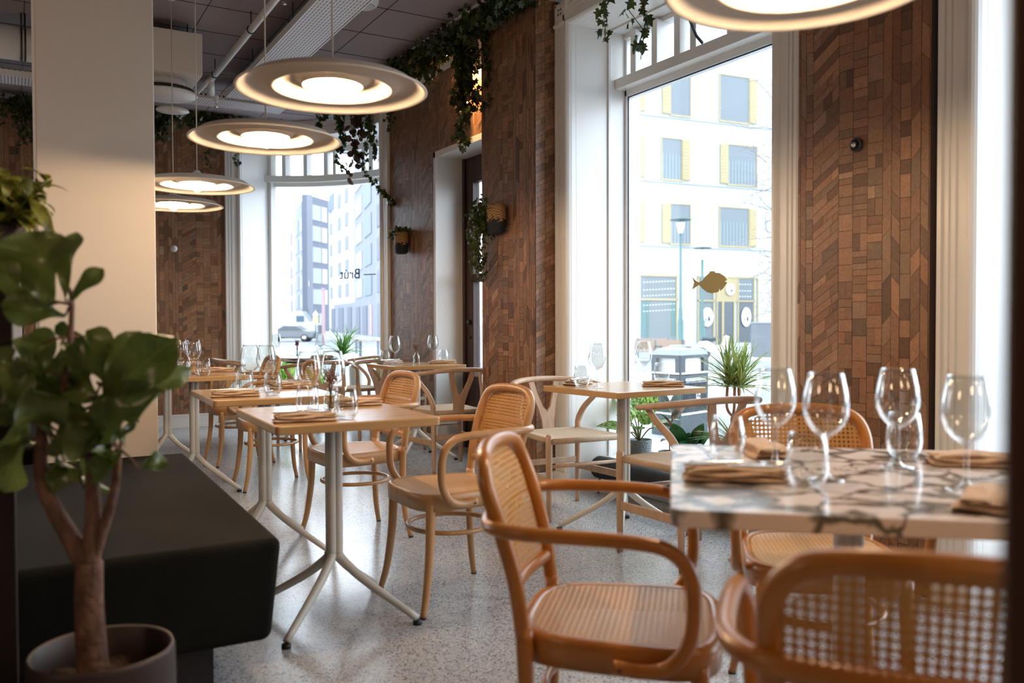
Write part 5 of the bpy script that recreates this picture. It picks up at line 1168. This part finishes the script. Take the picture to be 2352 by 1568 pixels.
# lamp posts
def lamp_post(px, d, ztop, l):
    p = pw(px, d, GZ); t = thing('street_lamp', l, 'street lamp', p, group='teal street lamps'); H = ztop-GZ
    m = MB(); m.lathe([(0,0),(.19,0),(.19,.15),(.15,.2),(.14,1.6),(.10,1.7),(.09,2.2),(.07,2.25),(.055,H-.7),(0,H-.7)], 14); m.build('pole', teal_m, t)
    m = MB(); m.lathe([(0,H-.7),(.10,H-.7),(.20,H-.25),(.20,H-.2),(0,H-.2)], 12); m.build('lantern', mat('lantern_glass', (.75,.8,.8), .3), t); m = MB(); m.lathe([(0,H-.05),(.5,H-.08),(.5,H-.05),(0,H)], 20); m.lathe([(.02,H-.2),(.02,H-.05)], 8); m.build('lamp_cap', teal_m, t)
lamp_post(1563, 40, 5.9, 'taller teal street lamp above the litter bin'); lamp_post(1613, 46, 5.1, 'shorter teal street lamp left of the gold fish')
# benches and outdoor tables
def street_bench(px, d, rz, l):
    t = thing('street_bench', l, 'bench', pw(px, d, GZ), -PHI+rz, 'benches across the street'); m = MB(); m.box(-.75,.75,-.22,.22,.42,.46); m.build('seat', outwood, t); m = MB(); m.box(-.75,.75,.20,.24,.50,.85); m.build('backrest', outwood, t)
    for x in (-.65,.65):
        m = MB(); m.box(x-.03,x+.03,-.2,-.14,0,.65); m.box(x-.03,x+.03,.18,.24,0,.88); m.box(x-.03,x+.03,-.2,.24,.60,.65); m.build('leg', teal_m, t)
street_bench(1535, 34, .1, 'wooden bench with green legs across the street, rightmost'); street_bench(1500, 37, -.2, 'wooden bench across the street behind the first one'); street_bench(1482, 33, .5, 'wooden bench across the street at the left window edge')
t = thing('scooter', 'white motor scooter parked before the shop door', 'scooter', pw(1644, 36, GZ), -PHI+.2)
m = MB(); m.tube(spline([(-.75,0,.62),(-.45,0,.60),(-.15,0,.42),(.15,0,.35),(.42,0,.55),(.52,0,.98)], 5), lerp_r([.10,.19,.20,.16,.17,.08], 5), 12); m.build('body', sign_m, t)
m = MB(); m.tube([(-.62,0,.84),(-.05,0,.84)], .10, 10); m.build('seat', bin_m, t); m = MB(); m.tube([(.5,-.3,1.02),(.5,.3,1.02)], .025, 8); m.build('handlebar', bin_m, t)
for x in (-.5,.6): m = MB(); m.tube([(x+.2*math.cos(a),0,.25+.2*math.sin(a)) for a in [2*PI*i/20 for i in range(20)]], .06, 8, closed=True); m.build('wheel', bin_m, t)
t = thing('concrete_block', 'grey concrete block at the right edge of the window view', 'block', pw(1762, 38, GZ), -PHI); m = MB(); m.box(-.45,.9,0,1.0,0,1.5); m.build('block', road_m, t, bevel=.03); m = MB(); m.box(-.47,.92,-.02,1.02,1.5,1.56); m.build('cap', street_m, t)

def mesh_text(o, parent=None):
    bpy.context.view_layer.update(); dg = bpy.context.evaluated_depsgraph_get(); me = bpy.data.meshes.new_from_object(o.evaluated_get(dg)); n = bpy.data.objects.new(o.name, me)
    COL.objects.link(n); n.matrix_world = o.matrix_world.copy(); nm = o.name; bpy.data.objects.remove(o); n.name = nm
    if parent: n.parent = parent
    return n
# litter bin
Bc = pw(1563, 11.6, GZ); t = thing('litter_bin', 'dark blue litter bin labelled for mixed waste outside the right window', 'litter bin', Bc, -PHI)
L_, R_ = (-.325,.42), (.50,.52); Hb = 1.20; foot = [(0,0), R_, (R_[0]+L_[0], R_[1]+L_[1]), L_]
m = MB(); m.prism(foot, 0, Hb-.33); m.build('body', bin_m, t, bevel=.01)
m = MB(); ins = lambda k: [((x-.0875)*k+.0875, (y-.47)*k+.47) for x, y in foot]; 
m.prism(ins(.80), Hb-.33, Hb-.09); m.build('inner_liner', sign_m, t)
m = MB()
for a, b in ((0,1),(1,2),(2,3),(3,0)):
    p, q = Vector((*foot[a],0)), Vector((*foot[b],0)); d = (q-p)
    for u0, u1, z0, z1 in ((0,.18,-.36,-.08),(.82,1,-.36,-.08),(.18,.82,-.125,-.08),(.18,.82,-.36,-.32)):
        A_, B_ = p+d*u0, p+d*u1; nn = Vector((d.y,-d.x,0)).normalized()*-.02; m.prism([(v.x,v.y) for v in (A_,B_,B_+nn,A_+nn)], Hb+z0, Hb+z1)
m.build('hood', bin_m, t)
m = MB(); fs_ = []; k0, k1, k2 = foot, ins(.86), ins(.45)
vs = [(x,y,Hb-.08) for x, y in k0]+[(x,y,Hb-.01) for x, y in k1]+[(x,y,Hb+.03) for x, y in k2]
m.add(vs, [(0,1,5,4),(1,2,6,5),(2,3,7,6),(3,0,4,7),(4,5,9,8),(5,6,10,9),(6,7,11,10),(7,4,8,11),(8,9,10,11)], smooth=False); m.lathe([(0,.055),(.13,.05),(.16,.035),(.16,.025)], 20, (.0875,.47,Hb)); m.build('lid', mat('grey_bin_lid', (.14,.16,.18), .6), t)
def bin_face(p, q, txt, name):
    p, q = Vector((*p,0)), Vector((*q,0)); d = (q-p).normalized(); nn = Vector((d.y,-d.x,0)); W = (q-p).length
    M = Matrix((d, Vector((0,0,1)), nn)).transposed().to_4x4(); M.translation = p+nn*.004
    m = MB()
    for z in (.86,.30): m.box(0.02, W-.02, z, z+.022, 0, .006)
    m.build('white_band', sign_m, t).matrix_local = M
    m = MB()
    for i in range(16): x = .03+(W-.06)*i/16; m.box(x, x+.012, .34, .76, 0, .006)
    m.build('ribbing', mat('bin_rib', (.02,.03,.04), .5), t).matrix_local = M
    m = MB()
    for a in ((.12,W-.08,.842-.05,.795+.002),(.12,W-.08,.738,.741)): m.box(a[0],a[1],min(a[2],a[3]),max(a[2],a[3]),0,.006)
    m.box(.12,.123,.738,.797,0,.006); m.box(W-.083,W-.08,.738,.797,0,.006); m.build('label_border', sign_m, t).matrix_local = M
    c = bpy.data.curves.new('bin_lettering', 'FONT'); c.body = txt; c.size = .052; c.align_x = 'CENTER'; c.align_y = 'CENTER'; c.extrude = .001; c.materials.append(sign_m)
    o = bpy.data.objects.new('bin_lettering', c); COL.objects.link(o); o.parent = t; bpy.context.view_layer.update(); wd0 = o.dimensions.x; c.size *= min(1, (W-.24)/wd0); o = mesh_text(o, t); M2 = M.copy(); M2.translation = p+d*((W+.04)/2)+Vector((0,0,.767))+nn*.008; o.matrix_local = M2
    m = MB(); x0 = W*.55
    if name: m.box(x0, x0+.10, .50, .66, 0, .006)
    else: m.prism([(x0,.64),(x0+.12,.64),(x0+.12,.66),(x0,.66)], 0, .006); m.prism([(x0+.01,.56),(x0+.06,.49),(x0+.11,.56),(x0+.11,.63),(x0+.01,.63)], 0, .006)
    m.build('emblem', sign_m, t).matrix_local = M
    if name:
        m = MB(); m.prism([(x0+.02,.52),(x0+.035,.52),(x0+.045,.60),(x0+.03,.63),(x0+.02,.60)], .006, .009); m.box(x0+.055, x0+.085, .52, .56, .006, .009); m.lathe([(0,.0),(.010,.0)], 10, (x0+.032,.643,.009)); m.build('pictogram', bin_m, t).matrix_local = M
bin_face(L_, (0,0), 'ÚRGANGUR', 0); bin_face((0,0), R_, 'BLANDAÐUR ÚRGANGUR', 1)

# bare tree
t = thing('bare_tree', 'bare winter tree reaching in at the right edge of the window view', 'tree', pw(1905, 16, GZ)); rt_ = random.Random(9); m = MB()
m.tube(spline([(0,0,0),(.05,0,1.5),(0,.05,3),(.05,0,4.6),(0,0,6)], 4), lerp_r([.10,.085,.07,.05,.02], 4), 8)
def twig(p, d, L, r, dep):
    P = [p]; 
    for k in range(4): d = (d+Vector((rt_.gauss(0,.16), rt_.gauss(0,.16), rt_.gauss(.02,.14)))).normalized(); P.append(P[-1]+d*L/4)
    m.tube(P, [r, r*.85, r*.7, r*.5, r*.25], 5)
    if dep:
        for k in (1,2,2,3,3,4): twig(P[k], (d+Vector((rt_.gauss(0,.6), rt_.gauss(0,.6), rt_.gauss(0,.5)))).normalized(), L*.55, r*.5, dep-1)
for k in range(11):
    z = 1.7+k*.36; a = rt_.uniform(2.1,3.7) if k % 3 else rt_.uniform(0,6); dd = (-r0*math.cos(a-2.9)+f0*math.sin(a-2.9)*.5+Vector((0,0,.10))).normalized(); twig(Vector((0,0,z)), dd, 1.15, .016, 2)
m.build('branches', mat('grey_bark', (.16,.12,.11), .9), t)

# ---- buildings and street seen through the curved window
def face_mb(m, A_, B_, z0, z1, mi=0, outw=0.0, th=.4):
    d = (B_-A_); d.z = 0; nn = Vector((d.y,-d.x,0)).normalized()
    if nn.dot(-f0) < 0: nn = -nn
    p = [A_+nn*outw, B_+nn*outw, B_+nn*(outw-th), A_+nn*(outw-th)]; m.prism([(v.x,v.y) for v in p], z0, z1, mi=mi)
def building(name, label, faces):
    t = thing(name, label, 'building', group=None)
    for (pa, da, pb, db, z1, mt, cols, rows, zb, pitch, hwin, mw) in faces:
        A_, B_ = pw(pa, da), pw(pb, db); m = MB(); face_mb(m, A_, B_, GZ, z1, th=8 if False else 1.0); m.build('facade', mt, t)
        for r in range(rows):
            for (u0, u1, wm) in cols:
                m = MB(); z0 = zb+r*pitch; face_mb(m, A_.lerp(B_, u0), A_.lerp(B_, u1), z0, z0+hwin, outw=.08, th=.1); m.build('window', wm or mw, t)
    return t
lite = mat('bright_window', (.20,.22,.235), .7); bluew = mat('blue_window', (.045,.075,.11), .6); tanw = mat('tan_blind', (.29,.255,.235), .7)
building('street_building', 'grey blue apartment block with big windows at the centre of the far window view', [(666,186,681,170,21.5,pink_m,[(.2,.45,bluew),(.65,.9,lite)],5,3.4,3.55,2.3,lite),(681,170,707,150,23.6,wht2,[(.05,.30,bluew),(.45,.6,lite),(.7,.8,bluew),(.88,.97,lite)],5,3.8,3.55,2.6,lite),
   (707,150,757,158,23.6,bgrey,[(.14,.62,lite),(.66,.90,tanw)],5,4.4,3.75,2.7,lite),(707,149.8,757,157.8,3.6,bgrey,[(.1,.3,lite),(.5,.62,lite)],1,-.2,1,3.0,lite)])
building('street_building', 'white apartment block in the middle of the far window view', [(757,144,815,122,22.5,fac_m,[(.06,.18,wht2),(.40,.52,wht2),(.68,.80,wht2)],5,5.0,3.5,2.0,wht2),(757,143.8,815,121.8,4.0,wht2,[(.1,.25,bgrey),(.4,.6,bgrey),(.75,.9,bgrey)],1,-.4,1,3.8,bgrey),(757,143.5,772,137.5,23.8,fac_m,[(.1,.85,bluew)],1,19.5,1,2.6,bluew)])
building('street_building', 'pale grey block with blue balconies at the right of the far window view', [(815,120,960,70,23,bgrey if False else wht2,[(.05,.20,lite),(.26,.40,bluew),(.50,.55,bgrey),(.62,.67,bgrey),(.75,.80,bgrey)],6,4.4,3.6,2.4,lite),(815,119.6,960,69.6,3.6,wht2,[(.04,.14,bgrey),(.2,.3,bgrey),(.36,.4,pink_m),(.5,.62,bgrey),(.7,.8,bgrey)],1,-.4,1,3.6,bgrey)])
def car(label, p, rz, sc, mt):
    t = thing('car', label, 'car', p, rz); prof = [(-2.2,.35),(-2.25,.75),(-1.95,.95),(-1.35,1.02),(-.75,1.42),(.45,1.46),(1.15,1.02),(2.0,.88),(2.25,.65),(2.2,.35)]
    Mx = Matrix(((1,0,0,0),(0,0,-1,0),(0,1,0,0),(0,0,0,1)))
    m = MB(); m.prism(prof, -.85, .85, mtx=Mx); m.build('body', mt, t, bevel=.09, seg=3); m = MB(); m.prism([(-1.25,1.02),(-.72,1.36),(-.1,1.39),(-.1,1.02)], -.88, .88, mtx=Mx); m.prism([(-.02,1.02),(-.02,1.39),(.42,1.39),(1.02,1.02)], -.88, .88, mtx=Mx); m.build('side_window', shopd, t)
    for x in (-1.4,1.4):
        m = MB(); m.tube([(x,-.88,.33),(x,.88,.33)], .33, 20); w = m.build('wheel', black, t); m = MB(); m.tube([(x,-.89,.33),(x,.89,.33)], .18, 16); m.build('hub', steel, w)
    t.scale = (sc,)*3; return t
car('silver car at the left of the far window view', pw(668,72,GZ), -PHI+PI, .95, mat('silver_car_paint', (.10,.11,.12), .3))
t = thing('van', 'white van behind the silver car in the far window view', 'van', pw(682,88,GZ), -PHI)
m = MB(); m.prism([(-2.6,.4),(-2.6,2.7),(.8,2.75),(1.5,1.7),(2.4,1.4),(2.4,.4)], -1, 1, mtx=Matrix(((1,0,0,0),(0,0,-1,0),(0,1,0,0),(0,0,0,1)))); m.build('body', fac_m, t, bevel=.08); m = MB(); m.box(.2,1.0,-1.03,1.03,1.7,2.3); m.build('side_window', bluew, t)
for x in (-1.6,1.6): m = MB(); m.tube([(x,-1.02,.38),(x,1.02,.38)], .38, 16); m.build('wheel', black, t)
t = thing('road_sign', 'green road sign post with an orange panel in the far window view', 'sign', pw(725.5,60,GZ), -PHI); m = MB(); m.tube([(0,0,0),(0,0,2.6)], .04, 8); m.build('post', teal_m, t); m = MB(); m.box(-.17,.17,-.05,-.02,1.5,2.0); m.build('orange_panel', mat('orange_sign', (.7,.35,.15), .6), t); m = MB(); m.prism([(0,1.95),(.20,2.15),(0,2.45),(-.20,2.15)], .02, .05, mtx=Matrix(((1,0,0,0),(0,0,-1,0),(0,1,0,0),(0,0,0,1)))); m.build('diamond_sign', mat('yellow_green_sign', (.5,.6,.5), .6), t)
t = thing('timber_pole', 'pinkish timber pole in the far window view', 'pole', pw(743.5,62,GZ), -PHI); m = MB(); m.box(-.10,.10,-.1,.1,0,4.0); m.build('pole', pink_m, t); m = MB(); m.box(-.13,.13,-.13,.13,4.0,4.1); m.build('pole_cap', pink_m, t)
t = thing('outdoor_table', 'grey metal table on the pavement outside the far window', 'table', pw(648,13.5,GZ), -PHI); m = MB(); m.box(-.28,.28,-.3,.3,1.0,1.03); m.build('tabletop', mat('grey_table', (.25,.28,.31), .5), t)
for x in (-.25,.25):
    for y in (-.26,.26): m = MB(); m.box(x-.015,x+.015,y-.015,y+.015,0,1.0); m.build('leg', mat('grey_table', (.25,.28,.31), .5), t)
for px_, d_, l in ((800,44,'outdoor table set on the far pavement, left one'),(848,40,'outdoor table set on the far pavement, right one')):
    t = thing('outdoor_table', l, 'table', pw(px_,d_,GZ), -PHI, 'outdoor tables across the road'); m = MB(); m.box(-.5,.5,-.3,.3,.72,.76); m.build('tabletop', outwood, t)
    for x in (-.42,.42): m = MB(); m.box(x-.03,x+.03,-.25,.25,0,.72); m.build('leg', bgrey, t)

# lettering and fish on the panes
def text(body, loc, dirx, size, mt, name, label):
    c = bpy.data.curves.new(name, 'FONT'); c.body = body; c.size = size; c.align_x = 'CENTER'; c.extrude = .0006; c.materials.append(mt)
    o = bpy.data.objects.new(name, c); COL.objects.link(o); d = Vector(dirx).normalized(); nn = d.cross(Vector((0,0,1)))
    M = Matrix((d, Vector((0,0,1)), nn)).transposed().to_4x4(); M.translation = Vector(loc); o.matrix_world = M
    o = mesh_text(o); return tag(o, label, 'lettering')
p = onarc(.53)+OUT*.012; q = onarc(.47)+OUT*.012; dx = (p-q)   # reads correctly from the street, mirrored from the room
dx = -dx
la = text('— Brút', (p.x,p.y,1.565), dx, .155, black_l, 'window_lettering', 'mirrored name lettering on the far window pane')
for k, tx in enumerate(('— — — —', '— — —', '— — — —')): pass
m = MB(); gz = Vector((XG-.0065, 0, 0)); fish = [(3.885,1.345),(3.868,1.312),(3.885,1.272),(3.848,1.288),(3.825,1.297),(3.80,1.275),(3.76,1.252),(3.72,1.243),(3.69,1.247),(3.665,1.25),(3.655,1.27),(3.65,1.255),(3.625,1.27),(3.605,1.29),(3.595,1.303),(3.615,1.308),(3.594,1.316),(3.615,1.338),(3.655,1.358),(3.69,1.362),(3.70,1.372),(3.735,1.372),(3.74,1.362),(3.77,1.345),(3.80,1.322),(3.83,1.312),(3.85,1.320)]
m.add([(gz.x, y, z) for y, z in fish]+[(gz.x-.0015, y, z) for y, z in fish], [tuple(range(len(fish))), tuple(range(2*len(fish)-1, len(fish)-1, -1))]+[(i, (i+1) % len(fish), len(fish)+(i+1) % len(fish), len(fish)+i) for i in range(len(fish))], smooth=False)
o = m.build('fish_decal', goldf); tag(o, 'gold fish silhouette stuck on the right window pane', 'decal')
